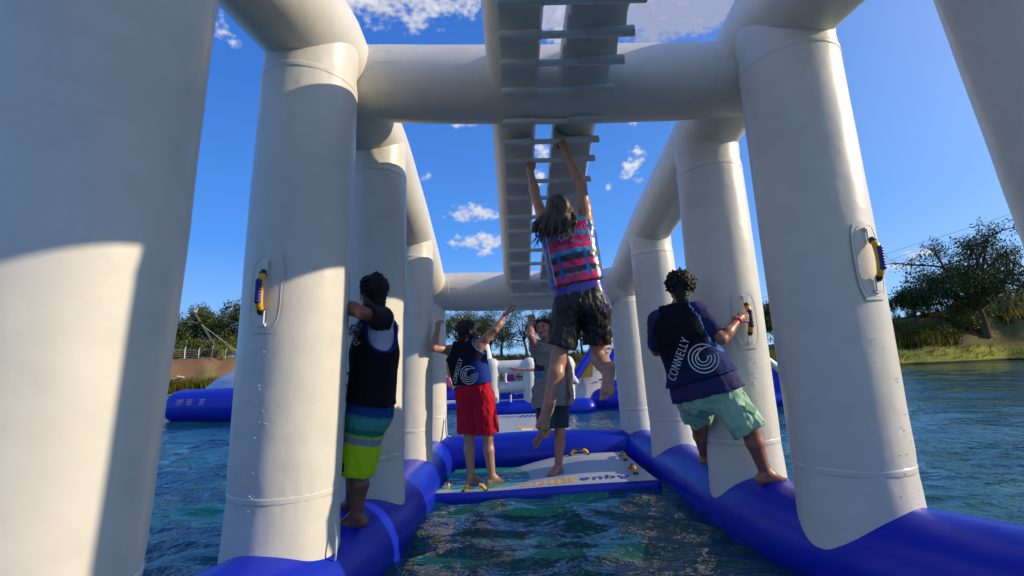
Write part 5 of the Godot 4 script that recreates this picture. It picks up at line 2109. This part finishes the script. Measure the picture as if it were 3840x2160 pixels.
func boy_left() -> void:
	var J := {
		"head": Vector3(-0.975, 1.845, -3.30), "headf": Vector3(-0.80, -0.05, -0.60).normalized(), "headu": Vector3(-0.05, 1, 0.0).normalized(),
		"neck": Vector3(-0.935, 1.70, -3.30), "chest": Vector3(-0.960, 1.44, -3.30), "pelvis": Vector3(-0.985, 1.06, -3.30), "tf": Vector3(-0.93, 0, -0.37),
		"shl": Vector3(-0.870, 1.655, -3.17), "shr": Vector3(-0.985, 1.63, -3.45), "ell": Vector3(-0.935, 1.665, -2.93), "elr": Vector3(-1.17, 1.45, -3.58),
		"wrl": Vector3(-1.135, 1.765, -3.05), "wrr": Vector3(-1.20, 1.62, -3.62),
		"hipl": Vector3(-0.985, 1.00, -3.21), "hipr": Vector3(-1.02, 1.00, -3.39), "knl": Vector3(-1.055, 0.68, -3.23), "knr": Vector3(-1.125, 0.69, -3.40),
		"anl": Vector3(-1.045, 0.415, -3.21), "anr": Vector3(-1.155, 0.435, -3.43), "tol": Vector3(-1.23, 0.375, -3.17), "tor": Vector3(-1.33, 0.40, -3.47),
		"hdl": [Vector3(-0.75, 0.25, -0.5), Vector3(-0.4, 0.0, 0.9), 1.0, 0.5], "hdr": [Vector3(-0.1, 0.2, -0.9), Vector3(-1, 0, 0.1), -1.0, 1.0]}
	var o := {"s": 0.95, "skin": Color(0.200, 0.088, 0.060), "seed": 21, "fat": 1.20, "headsize": 1.04, "cloth_cell": 0.0098}
	var t := thing("person", "boy in black life vest and lime green striped shorts clinging to a left column", "person", Vector3(-1.05, 0, -3.3))
	place("body", body_of(J, o), M.skin, t)
	var up: Vector3 = (J.neck - J.pelvis).normalized()
	var tf: Vector3 = J.tf.normalized()
	# shirt with a light side panel under the arm and dark sleeves
	var shirt_col := func(p: Vector3, _g: Vector3) -> Color:
		if seg_dist(p, J.shl, J.ell) < 0.092 and (p - (J.shl as Vector3)).dot((J.ell - J.shl).normalized()) > -0.02:
			return Color(0.016, 0.016, 0.020)
		if seg_dist(p, J.shr, J.elr) < 0.085:
			return Color(0.016, 0.016, 0.020)
		return Color(0.46, 0.46, 0.58)
	var hem: Vector3 = J.pelvis + up * 0.05
	var sh := top_of(J, o, 0.012, hem, -up, 0.0, 0.052, shirt_col, 0.78)
	place("shirt", sh[0], M.cloth, t)
	var a_l := armhole(J, "l", 1.0)
	var vcol := func(p: Vector3, _g: Vector3) -> Color:
		var d := minf(seg_dist(p, a_l[0], a_l[1]), seg_dist(p, a_l[2], a_l[3]))
		if minf(d, seg_dist(p, a_l[0] + Vector3(0.02, -0.10, 0.0), a_l[1] + Vector3(0.02, -0.10, 0.0))) < 0.133:
			return Color(0.015, 0.035, 0.22)
		return Color(0.006, 0.006, 0.008)
	var vhem: Vector3 = J.pelvis + up * 0.045 
	var v := top_of(J, o, 0.042, vhem, (-up + tf * 0.12).normalized(), 0.128, 0.07, vcol, 0.0, 0.004, Vector3(0.02, -0.10, 0.0))
	var vest := place("life_vest", v[0], M.cloth, t)
	# small lettering on the chest side, seen from the boy's left
	var n := Vector3(-0.35, 0.1, 0.93).normalized()
	var tr := (Vector3(0.80, -0.62, 0.25)).normalized()
	tr = (tr - n * tr.dot(n)).normalized()
	var tu := n.cross(tr).normalized()
	var lm := lettering("CONNELLY", 0.040, false, 0.1, 0.8)
	place("lettering", press(v[1], lm, Vector3(-1.135, 1.575, -3.30) + n * 0.12, tr, tu), M.text_white, vest)
	# buckles at the front
	for k in 3:
		var bb := Buf.new()
		bb.box(Transform3D(Basis(Vector3.UP, -0.4), Vector3(-1.155 + 0.006 * k, 1.30 - k * 0.075, -3.175)), Vector3(0.030, 0.034, 0.05))
		bb.box(Transform3D(Basis(Vector3.UP, -0.4), Vector3(-1.125 + 0.006 * k, 1.30 - k * 0.075, -3.165)), Vector3(0.05, 0.022, 0.03))
		place("buckle", bb.mesh(), M.metal, vest)
	# shorts: navy waist, teal, green, grey line, lime
	var pcol := func(p: Vector3, _g: Vector3) -> Color:
		var y := p.y + (p.x + 1.0) * 0.22
		if y > 1.035: return Color(0.006, 0.055, 0.20)
		if y > 1.02: return Color(0.03, 0.22, 0.27)
		if y > 0.95: return Color(0.055, 0.30, 0.25)
		if y > 0.91: return Color(0.015, 0.20, 0.13)
		if y > 0.895: return Color(0.42, 0.60, 0.02)
		if y > 0.85: return Color(0.26, 0.27, 0.33)
		return Color(0.50, 0.72, 0.012)
	var so := place("shorts", shorts_of(J, o, 0.345, 0.345, 0.108, 0.104, pcol, 0.012, 0.06), M.cloth, t)
	var qb := Buf.new()
	var qn := Vector3(-0.55, 0.0, 0.83).normalized()
	var qr := Vector3.UP.cross(qn).normalized()
	qb.box(Transform3D(Basis(qr, Vector3.UP, qn), Vector3(-1.115, 0.725, -3.118)), Vector3(0.042, 0.052, 0.006))
	var badge := place("badge", qb.mesh(), M.black, so)
	qb = Buf.new()
	ribbon(qb, PackedVector2Array([Vector2(-0.012, -0.005), Vector2(-0.004, 0.006), Vector2(0.002, 0.0), Vector2(0.012, -0.004)]), 0.004)
	put("badge_mark", qb.mesh(), M.text_white, badge, Transform3D(Basis(qr, Vector3.UP, qn), Vector3(-1.115, 0.722, -3.118) + qn * 0.005))
	place("hair", short_hair(J.head, J.headf, J.headu, 1.0, Color(0.010, 0.009, 0.009), 90, 5, -0.03, 0.010, 0.017), M.hair, t)

func green_shorts() -> void:
	var J := {
		"head": Vector3(1.305, 1.835, -3.66), "headf": Vector3(0.20, -0.12, -0.97).normalized(), "headu": Vector3(0.05, 0.98, -0.12).normalized(),
		"neck": Vector3(1.245, 1.675, -3.63), "chest": Vector3(1.250, 1.48, -3.60), "pelvis": Vector3(1.385, 1.085, -3.57), "tf": Vector3(0.35, 0, -0.94),
		"shr": Vector3(1.375, 1.645, -3.56), "shl": Vector3(1.105, 1.60, -3.66), "elr": Vector3(1.495, 1.425, -3.47), "ell": Vector3(1.15, 1.37, -3.92),
		"wrr": Vector3(1.680, 1.575, -3.555), "wrl": Vector3(1.30, 1.42, -4.02),
		"hipr": Vector3(1.475, 1.035, -3.53), "hipl": Vector3(1.315, 1.015, -3.62), "knr": Vector3(1.615, 0.80, -3.46), "knl": Vector3(1.455, 0.76, -3.98),
		"anr": Vector3(1.715, 0.495, -3.52), "anl": Vector3(1.580, 0.485, -4.26), "tor": Vector3(1.88, 0.44, -3.50), "tol": Vector3(1.64, 0.42, -4.42),
		"dnr": Vector3(-0.05, -1, 0.15), "dnl": Vector3(-0.3, -0.95, 0.0),
		"hdr": [Vector3(0.93, 0.12, -0.35), Vector3(-0.25, 0.0, -0.97), 1.0, 1.05], "hdl": [Vector3(0.97, 0.2, 0.0), Vector3(0.1, 0.0, 0.9), -1.0, 0.5]}
	var o := {"s": 0.97, "skin": Color(0.36, 0.165, 0.105), "seed": 31, "fat": 1.12, "skirt": 0.06}
	var t := thing("person", "person in pale green shorts and black life vest gripping a right column handle", "person", Vector3(1.5, 0, -3.6))
	place("body", body_of(J, o), M.skin, t)
	var up: Vector3 = (J.neck - J.pelvis).normalized()
	var tf: Vector3 = J.tf.normalized()
	var indigo := func(p: Vector3, _g: Vector3) -> Color:
		return Color(0.034, 0.032, 0.125)
	var hem: Vector3 = J.pelvis - up * 0.055
	var sh := top_of(J, o, 0.018, hem, -up, 0.0, 0.052, indigo, 0.82, 0.008)
	place("shirt", sh[0], M.cloth, t)
	var al := armhole(J, "r", 1.0)
	var rgt: Vector3 = (J.shr - J.shl).normalized()
	rgt = (rgt - up * rgt.dot(up)).normalized()
	var vcol := func(p: Vector3, g: Vector3) -> Color:
		var d := minf(seg_dist(p, al[0], al[1]), seg_dist(p, al[2], al[3]))
		if d < 0.1115:
			return Color(0.06, 0.20, 0.62)
		var h := (p - (J.pelvis as Vector3)).dot(up)
		var x := (p - (J.pelvis as Vector3)).dot(rgt)
		var k := clampf((0.30 - h) / 0.16, 0.0, 1.0)
		var sidek := clampf((x - 0.10) / 0.06, 0.0, 1.0) * clampf((0.40 - h) / 0.1, 0.0, 1.0)
		var c := Color(0.006, 0.008, 0.016).lerp(Color(0.012, 0.020, 0.085), k)
		c = c.lerp(Color(0.010, 0.030, 0.16), sidek)
		if x > 0.11 and h > 0.08 and h < 0.20 and fmod(h * 100.0 + x * 60.0, 1.0) < 0.4:
			c = c * 0.6
		return c
	var vhem: Vector3 = J.pelvis + up * 0.065
	var v := top_of(J, o, 0.044, vhem, -up, 0.105, 0.07, vcol)
	var vest := place("life_vest", v[0], M.cloth, t)
	var n := -tf
	# lettering climbs the back from the lower left
	var tr := (rgt * 0.62 + up * 0.78).normalized()
	tr = (tr - n * tr.dot(n)).normalized()
	var tu := n.cross(tr).normalized()
	var lm := lettering("CONNELLY", 0.058, false, 0.05, 0.86)
	place("lettering", press(v[1], lm, J.pelvis + up * 0.105 - rgt * 0.185 + n * 0.14, tr, tu), M.text_white, vest)
	place("emblem", press(v[1], emblem(0.100, 0.008), J.pelvis + up * 0.205 + rgt * 0.055 + n * 0.14, (rgt * 0.97 + up * 0.22).normalized(), n.cross((rgt * 0.97 + up * 0.22).normalized()).normalized()), M.text_white, vest)
	for k in 2:
		var bb := Buf.new()
		bb.box(Transform3D(Basis(rgt, up, n), J.pelvis + up * (0.14 + k * 0.07) + rgt * 0.19 - n * 0.03), Vector3(0.02, 0.045, 0.05))
		place("buckle", bb.mesh(), M.metal, vest)
	var mint := func(p: Vector3, _g: Vector3) -> Color:
		return Color(0.37, 0.60, 0.44)
	var so := place("shorts", shorts_of(J, o, 0.275, 0.30, 0.110, 0.112, mint, 0.020, 0.07), M.cloth, t)
	# back pocket flaps
	var pk := Buf.new()
	pk.tint = Color(0.27, 0.48, 0.34)
	var pn := Vector3(0.35, 0.12, 0.93).normalized()
	var pr := Vector3(0.85, -0.5, -0.2)
	pr = (pr - pn * pr.dot(pn)).normalized()
	pk.box(Transform3D(Basis(pr, pn.cross(pr), pn), Vector3(1.60, 0.945, -3.375)), Vector3(0.09, 0.045, 0.006))
	place("pocket_flap", pk.mesh(), M.cloth, so)
	place("wristband", band(J.wrr - (J.wrr - J.elr).normalized() * 0.02, J.wrr - J.elr, 0.030, 0.028), mat(0.75, 0.03, 0.09, 0.5), t)
	place("hair", short_hair(J.head, J.headf, J.headu, 1.02, Color(0.012, 0.010, 0.010), 210, 15, -0.05, 0.020, 0.0145), M.hair, t)

func red_shorts() -> void:
	var z := -5.52
	var J := {
		"head": Vector3(-0.535, 1.715, z), "headf": Vector3(0.86, 0.12, -0.48).normalized(), "headu": Vector3(-0.10, 0.99, 0.0).normalized(),
		"neck": Vector3(-0.565, 1.555, z), "chest": Vector3(-0.545, 1.36, z), "pelvis": Vector3(-0.475, 1.01, z), "tf": Vector3(0.36, 0, -0.93),
		"shl": Vector3(-0.755, 1.515, z - 0.05), "shr": Vector3(-0.385, 1.565, z + 0.08), "ell": Vector3(-0.905, 1.535, z + 0.16), "elr": Vector3(-0.210, 1.715, z + 0.12),
		"wrl": Vector3(-0.865, 1.745, z + 0.10), "wrr": Vector3(-0.085, 1.885, z + 0.05),
		"hipl": Vector3(-0.570, 0.975, z - 0.02), "hipr": Vector3(-0.375, 0.970, z + 0.04), "knl": Vector3(-0.545, 0.535, z), "knr": Vector3(-0.335, 0.520, z + 0.04),
		"anl": Vector3(-0.545, 0.125, z + 0.0), "anr": Vector3(-0.310, 0.130, z + 0.06), "tol": Vector3(-0.44, 0.05, z - 0.16), "tor": Vector3(-0.13, 0.06, z + 0.0),
		"hdl": [Vector3(0.12, 0.97, -0.2), Vector3(0.5, 0.2, -0.8), 1.0, 0.75], "hdr": [Vector3(0.35, 0.90, -0.1), Vector3(0.7, -0.35, -0.4), -1.0, 0.55]}
	var o := {"s": 1.02, "skin": Color(0.44, 0.225, 0.145), "seed": 41, "fat": 1.03, "beard": true}
	var t := thing("person", "bearded man in red shorts and black life vest standing on the mat with arms raised", "person", Vector3(-0.43, 0, z))
	place("body", body_of(J, o), M.skin, t)
	var up: Vector3 = (J.neck - J.pelvis).normalized()
	var tf: Vector3 = J.tf.normalized()
	var rgt: Vector3 = tf.cross(up).normalized()
	var al := armhole(J, "r", 1.0)
	var vcol := func(p: Vector3, g: Vector3) -> Color:
		var d := minf(seg_dist(p, al[0], al[1]), seg_dist(p, al[2], al[3]))
		if d < 0.118:
			return Color(0.06, 0.20, 0.62)
		var h := (p - (J.pelvis as Vector3)).dot(up)
		var x := (p - (J.pelvis as Vector3)).dot(rgt)
		var k := clampf((0.30 - h) / 0.2, 0.0, 1.0)
		var sidek := clampf((x - 0.07) / 0.05, 0.0, 1.0) * clampf((0.38 - h) / 0.08, 0.0, 1.0)
		var c := Color(0.008, 0.010, 0.020).lerp(Color(0.012, 0.015, 0.05), k)
		return c.lerp(Color(0.012, 0.045, 0.28), sidek)
	var vhem: Vector3 = J.pelvis + up * 0.115
	var v := top_of(J, o, 0.042, vhem, (-up - rgt * 0.10).normalized(), 0.108, 0.07, vcol)
	var vest := place("life_vest", v[0], M.cloth, t)
	var n := -tf
	var tr := (rgt * 0.52 + up * 0.85).normalized()
	var tu := n.cross(tr).normalized()
	place("lettering", press(v[1], lettering("CONNELLY", 0.056, false, 0.05, 0.80), J.pelvis + up * 0.145 - rgt * 0.135 + n * 0.14, tr, tu), M.text_white, vest)
	var er := (rgt * 0.98 + up * 0.16).normalized()
	place("emblem", press(v[1], emblem(0.098, 0.008), J.pelvis + up * 0.210 + rgt * 0.045 + n * 0.14, er, n.cross(er).normalized()), M.text_white, vest)
	for k in 2:
		place("vest_strap", simple_tube([J.pelvis + up * (0.28 - k * 0.08) + rgt * 0.19 + n * 0.03, J.pelvis + up * (0.26 - k * 0.08) + rgt * 0.20 - n * 0.06], [0.012, 0.012], 8, 1), M.black, vest)
	var redc := func(p: Vector3, _g: Vector3) -> Color:
		return Color(0.52, 0.010, 0.035)
	place("shorts", shorts_of(J, o, 0.395, 0.395, 0.118, 0.124, redc, 0.012, 0.115), M.cloth, t)
	place("wristband", band(J.wrr - (J.wrr - J.elr).normalized() * 0.02, J.wrr - J.elr, 0.030, 0.022), mat(0.75, 0.03, 0.09, 0.5), t)
	place("hair", short_hair(J.head, J.headf, J.headu, 1.03, Color(0.020, 0.014, 0.012), 70, 25, -0.04, 0.012, 0.018), M.hair, t)

func grey_shirt() -> void:
	var z := -5.58
	var J := {
		"head": Vector3(0.350, 1.700, z + 0.02), "headf": Vector3(-0.42, 0.12, 0.90).normalized(), "headu": Vector3(-0.08, 0.98, -0.1).normalized(),
		"neck": Vector3(0.385, 1.555, z - 0.02), "chest": Vector3(0.400, 1.36, z - 0.02), "pelvis": Vector3(0.415, 0.965, z), "tf": Vector3(-0.35, 0, 0.93),
		"shr": Vector3(0.245, 1.500, z + 0.02), "shl": Vector3(0.535, 1.505, z - 0.06), "elr": Vector3(0.185, 1.620, z + 0.22), "ell": Vector3(0.615, 1.24, z - 0.02),
		"wrr": Vector3(0.195, 1.790, z + 0.06), "wrl": Vector3(0.60, 1.02, z + 0.12),
		"hipr": Vector3(0.330, 0.920, z + 0.02), "hipl": Vector3(0.500, 0.925, z - 0.03), "knr": Vector3(0.300, 0.560, z + 0.10), "knl": Vector3(0.465, 0.535, z + 0.03),
		"anr": Vector3(0.285, 0.500, z - 0.27), "anl": Vector3(0.430, 0.180, z), "tor": Vector3(0.23, 0.38, z - 0.36), "tol": Vector3(0.30, 0.12, z + 0.15),
		"dnr": Vector3(0, -0.5, -0.85), "calf_r": Vector3(0, 0.8, -0.4),
		"hdr": [Vector3(0.1, 0.95, -0.2), Vector3(0.3, -0.2, -0.9), -1.0, 1.1], "hdl": [Vector3(0, -0.95, 0.2), Vector3(-1, 0, 0), 1.0, 0.3]}
	var o := {"s": 1.0, "skin": Color(0.44, 0.20, 0.140), "seed": 51, "fat": 1.05, "skirt": 0.16}
	var t := thing("person", "smiling dark haired person in a grey shirt facing the camera, one foot on the mat", "person", Vector3(0.41, 0, z))
	place("body", body_of(J, o), M.skin, t)
	var up: Vector3 = (J.neck - J.pelvis).normalized()
	var tf: Vector3 = J.tf.normalized()
	var rgt: Vector3 = tf.cross(up).normalized()
	var scol := func(p: Vector3, _g: Vector3) -> Color:
		var h := (p - (J.pelvis as Vector3)).dot(up)
		var x := (p - (J.pelvis as Vector3)).dot(rgt)
		# a dark printed block and a blue stripe on the wearer's right
		if x > 0.03 and h > 0.27 and h < 0.43 and not (x < 0.12 and h > 0.32 and Vector2(x - 0.05, h - 0.42).length() < 0.09):
			return Color(0.035, 0.045, 0.10)
		if x > 0.05 and h > 0.20 and h < 0.25:
			return Color(0.05, 0.22, 0.42)
		return Color(0.27, 0.26, 0.245)
	var hem: Vector3 = J.pelvis - up * 0.13
	var sh := top_of(J, o, 0.020, hem, -up, 0.0, 0.055, scol, 0.30, 0.014)
	place("shirt", sh[0], M.cloth, t)
	var pcol := func(p: Vector3, _g: Vector3) -> Color:
		return Color(0.035, 0.055, 0.075)
	place("shorts", shorts_of(J, o, 0.335, 0.325, 0.100, 0.094, pcol, 0.010, 0.05), M.cloth, t)
	place("hair", short_hair(J.head, J.headf, J.headu, 1.0, Color(0.022, 0.015, 0.012), 110, 35, -0.02, 0.026, 0.018), M.hair, t)

# people far off, built the same way on coarser grids
func far_person(label: String, base: Vector3, J: Dictionary, skin: Color, s: float, seed_: int, vest: Callable, pants: Callable, reach: float, hair: Color) -> Node3D:
	var o := {"s": s, "skin": skin, "seed": seed_, "cell": 0.016, "cloth_cell": 0.014, "hand_cell": 0.006, "foot_cell": 0.009, "head_cell": 0.008}
	for k in J.keys():
		if J[k] is Vector3 and not (k in ["headf", "headu", "tf", "dnl", "dnr", "calf_l", "calf_r"]):
			J[k] = base + (J[k] as Vector3) * s
	var t := thing("person", label, "person", base)
	place("body", body_of(J, o), M.skin, t)
	var up: Vector3 = (J.neck - J.pelvis).normalized()
	var v := top_of(J, o, 0.035 * s, J.pelvis + up * 0.06 * s, -up, 0.09, 0.065, vest)
	place("life_vest", v[0], M.cloth, t)
	place("shorts", shorts_of(J, o, reach * s, reach * s, 0.105, 0.10, pants, 0.006, 0.06), M.cloth, t)
	place("hair", short_hair(J.head, J.headf, J.headu, s, hair, 50, seed_, -0.03, 0.015, 0.02), M.hair, t)
	return t

func far_people() -> void:
	var blue := func(p: Vector3, _g: Vector3) -> Color:
		return Color(0.015, 0.04, 0.22)
	var cyan := func(p: Vector3, _g: Vector3) -> Color:
		return Color(0.03, 0.26, 0.52)
	var purple := func(p: Vector3, _g: Vector3) -> Color:
		var k := fmod(p.y * 9.0, 1.0)
		return Color(0.24, 0.035, 0.30) if k < 0.6 else Color(0.40, 0.03, 0.12)
	var black := func(p: Vector3, _g: Vector3) -> Color:
		return Color(0.02, 0.02, 0.03)
	var t := far_person("person with both arms spread wide on the platform behind the grey shirted one", Vector3(0.97, 0.09, -11.9), {
		"head": Vector3(0, 1.50, 0), "headf": Vector3(0, 0, 1), "headu": Vector3.UP, "neck": Vector3(0, 1.35, 0), "chest": Vector3(0, 1.16, 0), "pelvis": Vector3(0, 0.82, 0), "tf": Vector3(0, 0, 1),
		"shr": Vector3(-0.18, 1.30, 0), "shl": Vector3(0.18, 1.28, 0), "elr": Vector3(-0.50, 1.10, 0.06), "ell": Vector3(0.36, 1.02, 0.06), "wrr": Vector3(-0.95, 1.13, 0.10), "wrl": Vector3(0.40, 0.77, 0.22),
		"hipr": Vector3(-0.09, 0.78, 0), "hipl": Vector3(0.09, 0.78, 0), "knr": Vector3(-0.13, 0.42, 0.04), "knl": Vector3(0.13, 0.42, 0.04), "anr": Vector3(-0.14, 0.075, 0), "anl": Vector3(0.14, 0.075, 0), "tor": Vector3(-0.17, 0.0, 0.17), "tol": Vector3(0.17, 0.0, 0.17),
		"hdr": [Vector3(-0.92, 0.28, 0.1), Vector3(0, -0.9, 0.4), -1.0, 0.1, 1.2], "hdl": [Vector3(0.85, -0.35, 0.25), Vector3(-0.2, -0.9, 0.2), 1.0, 0.15, 1.0]}, Color(0.42, 0.20, 0.14), 1.0, 61, blue, cyan, 0.33, Color(0.03, 0.02, 0.015))
	var wr := Vector3(0.97 - 0.93, 0.09 + 1.13, -11.8)
	place("wristband", band(wr, Vector3(-1, 0.07, 0.1), 0.034, 0.03), mat(0.75, 0.03, 0.09, 0.5), t)
	far_person("child in a purple life vest sitting on the walkway left of the bearded man", Vector3(-2.52, 0.58, -17.5), {
		"head": Vector3(0, 0.66, 0.02), "headf": Vector3(0.5, 0, -0.85), "headu": Vector3.UP, "neck": Vector3(0, 0.50, 0), "chest": Vector3(0, 0.32, 0), "pelvis": Vector3(0, 0.06, 0), "tf": Vector3(0.3, 0, -0.95),
		"shr": Vector3(0.16, 0.46, 0), "shl": Vector3(-0.16, 0.46, 0), "elr": Vector3(0.24, 0.22, 0.02), "ell": Vector3(-0.24, 0.22, 0.02), "wrr": Vector3(0.26, 0.05, -0.1), "wrl": Vector3(-0.24, 0.05, -0.1),
		"hipr": Vector3(0.09, 0.05, -0.03), "hipl": Vector3(-0.09, 0.05, -0.03), "knr": Vector3(0.16, 0.12, -0.38), "knl": Vector3(-0.06, 0.14, -0.40), "anr": Vector3(0.18, -0.15, -0.55), "anl": Vector3(-0.06, -0.15, -0.57), "tor": Vector3(0.2, -0.2, -0.72), "tol": Vector3(-0.04, -0.2, -0.74),
		"hdr": [Vector3(0.3, -0.8, -0.4), Vector3(0, -0.6, 0.5), 1.0, 0.2], "hdl": [Vector3(-0.3, -0.8, -0.4), Vector3(0, -0.6, 0.5), -1.0, 0.2]}, Color(0.42, 0.22, 0.15), 0.80, 71, purple, black, 0.28, Color(0.10, 0.05, 0.03))
	far_person("child in a purple life vest seen through the gap of the white barrier", Vector3(-0.22, 0.20, -17.2), {
		"head": Vector3(0.02, 1.12, 0), "headf": Vector3(0.4, -0.2, 0.9), "headu": Vector3.UP, "neck": Vector3(0, 0.98, 0), "chest": Vector3(0, 0.82, 0), "pelvis": Vector3(0, 0.55, -0.04), "tf": Vector3(0.3, 0, 0.95),
		"shr": Vector3(-0.16, 0.94, 0), "shl": Vector3(0.16, 0.94, 0), "elr": Vector3(-0.25, 0.72, 0.08), "ell": Vector3(0.25, 0.72, 0.08), "wrr": Vector3(-0.18, 0.58, 0.22), "wrl": Vector3(0.18, 0.58, 0.22),
		"hipr": Vector3(-0.09, 0.52, -0.03), "hipl": Vector3(0.09, 0.52, -0.03), "knr": Vector3(-0.13, 0.32, 0.12), "knl": Vector3(0.13, 0.32, 0.12), "anr": Vector3(-0.12, 0.07, 0.0), "anl": Vector3(0.12, 0.07, 0.0), "tor": Vector3(-0.14, 0.0, 0.17), "tol": Vector3(0.14, 0.0, 0.17),
		"hdr": [Vector3(0.2, -0.6, 0.7), Vector3(0.5, -0.6, -0.3), -1.0, 0.3], "hdl": [Vector3(-0.2, -0.6, 0.7), Vector3(-0.5, -0.6, -0.3), 1.0, 0.3]}, Color(0.42, 0.20, 0.14), 0.85, 81, purple, black, 0.2, Color(0.04, 0.03, 0.02))

# ------------------------------------------------------------------ small things
func small_things() -> void:
	# fence on the left bank
	var fb := on_bank(-34.0, 10.4)
	var fence := thing("wire_fence", "wire fence with pale bent top posts along the left bank crest", "fence", fb)
	var last := Vector3.ZERO
	for k in 10:
		var az := -38.0 + k * 1.15
		var p := on_bank(az, 10.4)
		place("fence_post", simple_tube([p - Vector3(0, 0.2, 0), p + Vector3(0, 0.85, 0), p + Vector3(0.16, 1.02, 0.1)], [0.05, 0.05], 6, 1), M.strap, fence)
		if k > 0:
			var b := Buf.new()
			for h in [0.12, 0.32, 0.52, 0.70, 0.85]:
				b.tube(PackedVector3Array([last + Vector3(0, h, 0), p + Vector3(0, h, 0)]), PackedFloat32Array([0.012, 0.012]), 4, 0)
			place("wire", b.mesh(), M.metal, fence)
		last = p
	# leaning lattice mast of the cable system
	var mb := on_bank(-31.4, 11.5)
	var mast := thing("lattice_mast", "thin leaning lattice mast with stay cables over the left bank", "mast", mb)
	var mt := Vector3(-32.44, 8.24, -48.0)
	var dirn := (mt - mb).normalized()
	var s1 := dirn.cross(Vector3.UP).normalized() * 0.11
	var s2 := dirn.cross(s1).normalized() * 0.11
	var legs := [s1, (-s1 * 0.5 + s2 * 0.87), (-s1 * 0.5 - s2 * 0.87)]
	for l in legs:
		place("leg", simple_tube([mb + l, mt + l * 0.7], [0.014, 0.011], 6, 1), M.metal, mast)
	var lb := Buf.new()
	var cnt := 26
	for k in cnt:
		var a := mb.lerp(mt, float(k) / cnt)
		var c := mb.lerp(mt, float(k + 1) / cnt)
		for q in 3:
			lb.tube(PackedVector3Array([a + legs[q], c + legs[(q + 1) % 3]]), PackedFloat32Array([0.006, 0.006]), 4, 0)
	place("lacing", lb.mesh(), M.metal, mast)
	var hd := Buf.new()
	hd.box(Transform3D(Basis(), mt), Vector3(0.5, 0.35, 0.5))
	hd.box(Transform3D(Basis(), mt + Vector3(0, 0.2, 0)), Vector3(0.8, 0.10, 0.3))
	place("pulley_head", hd.mesh(), M.metal, mast)
	var joint := Vector3(-31.63, 6.99, -48.0)
	place("cable", simple_tube([joint, Vector3(-36.0, 7.5, -48.0), Vector3(-46.0, 8.4, -49.0)], [0.035, 0.035], 5, 1, 2), M.metal, mast)
	var jb := Buf.new()
	jb.box(Transform3D(Basis(), joint), Vector3(0.3, 0.25, 0.25))
	place("cable_clamp", jb.mesh(), M.black, mast)
	place("cable", simple_tube([mt, Vector3(-24.0, 5.9, -46.5), Vector3(-16.0, 5.0, -46.0)], [0.014, 0.014], 4, 1, 2), M.metal, mast)
	place("cable", simple_tube([mt, Vector3(-44.0, 7.6, -50.0)], [0.014, 0.014], 4, 1, 2), M.metal, mast)
	place("cable", simple_tube([mt.lerp(mb, 0.3), on_bank(-29.4, 10.0)], [0.016, 0.016], 4, 1, 2), M.strap, mast)
	# overhead wires above the right bank
	for k in 2:
		var h := 0.0 if k == 0 else -0.60
		var w := place("overhead_wire", simple_tube([Vector3(8.0, 3.2 + h * 0.8, -40.0), Vector3(20.6, 5.95 + h, -40.0), Vector3(31.9, 9.35 + h, -40.0), Vector3(42.6, 12.2 + h, -40.0), Vector3(60.0, 17.6 + h, -40.0)], [0.016, 0.016], 5, 1, 4), M.metal)
		var off := Vector3(20.6, 0, -40.0)
		tag(w, ["thin overhead wire above the right bank, upper one", "thin overhead wire above the right bank, lower one"][k], "wire", "overhead wires")
	# a pale boat shaped scrap on the left slope
	var sp := on_bank(-35.1, 6.2)
	var sc := thing("white_board", "small white board lying on the bare slope of the left bank", "board", sp)
	var sb := Buf.new()
	sb.box(Transform3D(Basis(Vector3.UP, 0.3) * Basis(Vector3.BACK, 0.12), sp + Vector3(0, 0.12, 0)), Vector3(1.2, 0.10, 0.4))
	sb.box(Transform3D(Basis(Vector3.UP, 0.5) * Basis(Vector3.BACK, -0.3), sp + Vector3(0.4, 0.25, 0)), Vector3(0.5, 0.08, 0.35))
	place("panel", sb.mesh(), M.strap, sc)
	# bird
	var bp := Vector3(16.3, 4.25, -30.0)
	var bird := thing("bird", "small dark bird in flight right of the third right column", "bird", bp)
	place("body", simple_tube([bp + Vector3(-0.13, -0.02, 0), bp, bp + Vector3(0.12, 0.02, 0)], [0.02, 0.05, 0.02], 8, 2, 3), M.black, bird)
	for e in [-1.0, 1.0]:
		var wb := Buf.new()
		wb.tri(bp + Vector3(-0.06, 0, 0), bp + Vector3(0.07, 0, 0), bp + Vector3(0.0, 0.10, e * 0.24))
		wb.tri(bp + Vector3(0.05, 0, 0), bp + Vector3(0.0, 0.10, e * 0.24), bp + Vector3(-0.10, 0.05, e * 0.30))
		place("wing", wb.mesh(), M.leaf if false else M.black, bird)
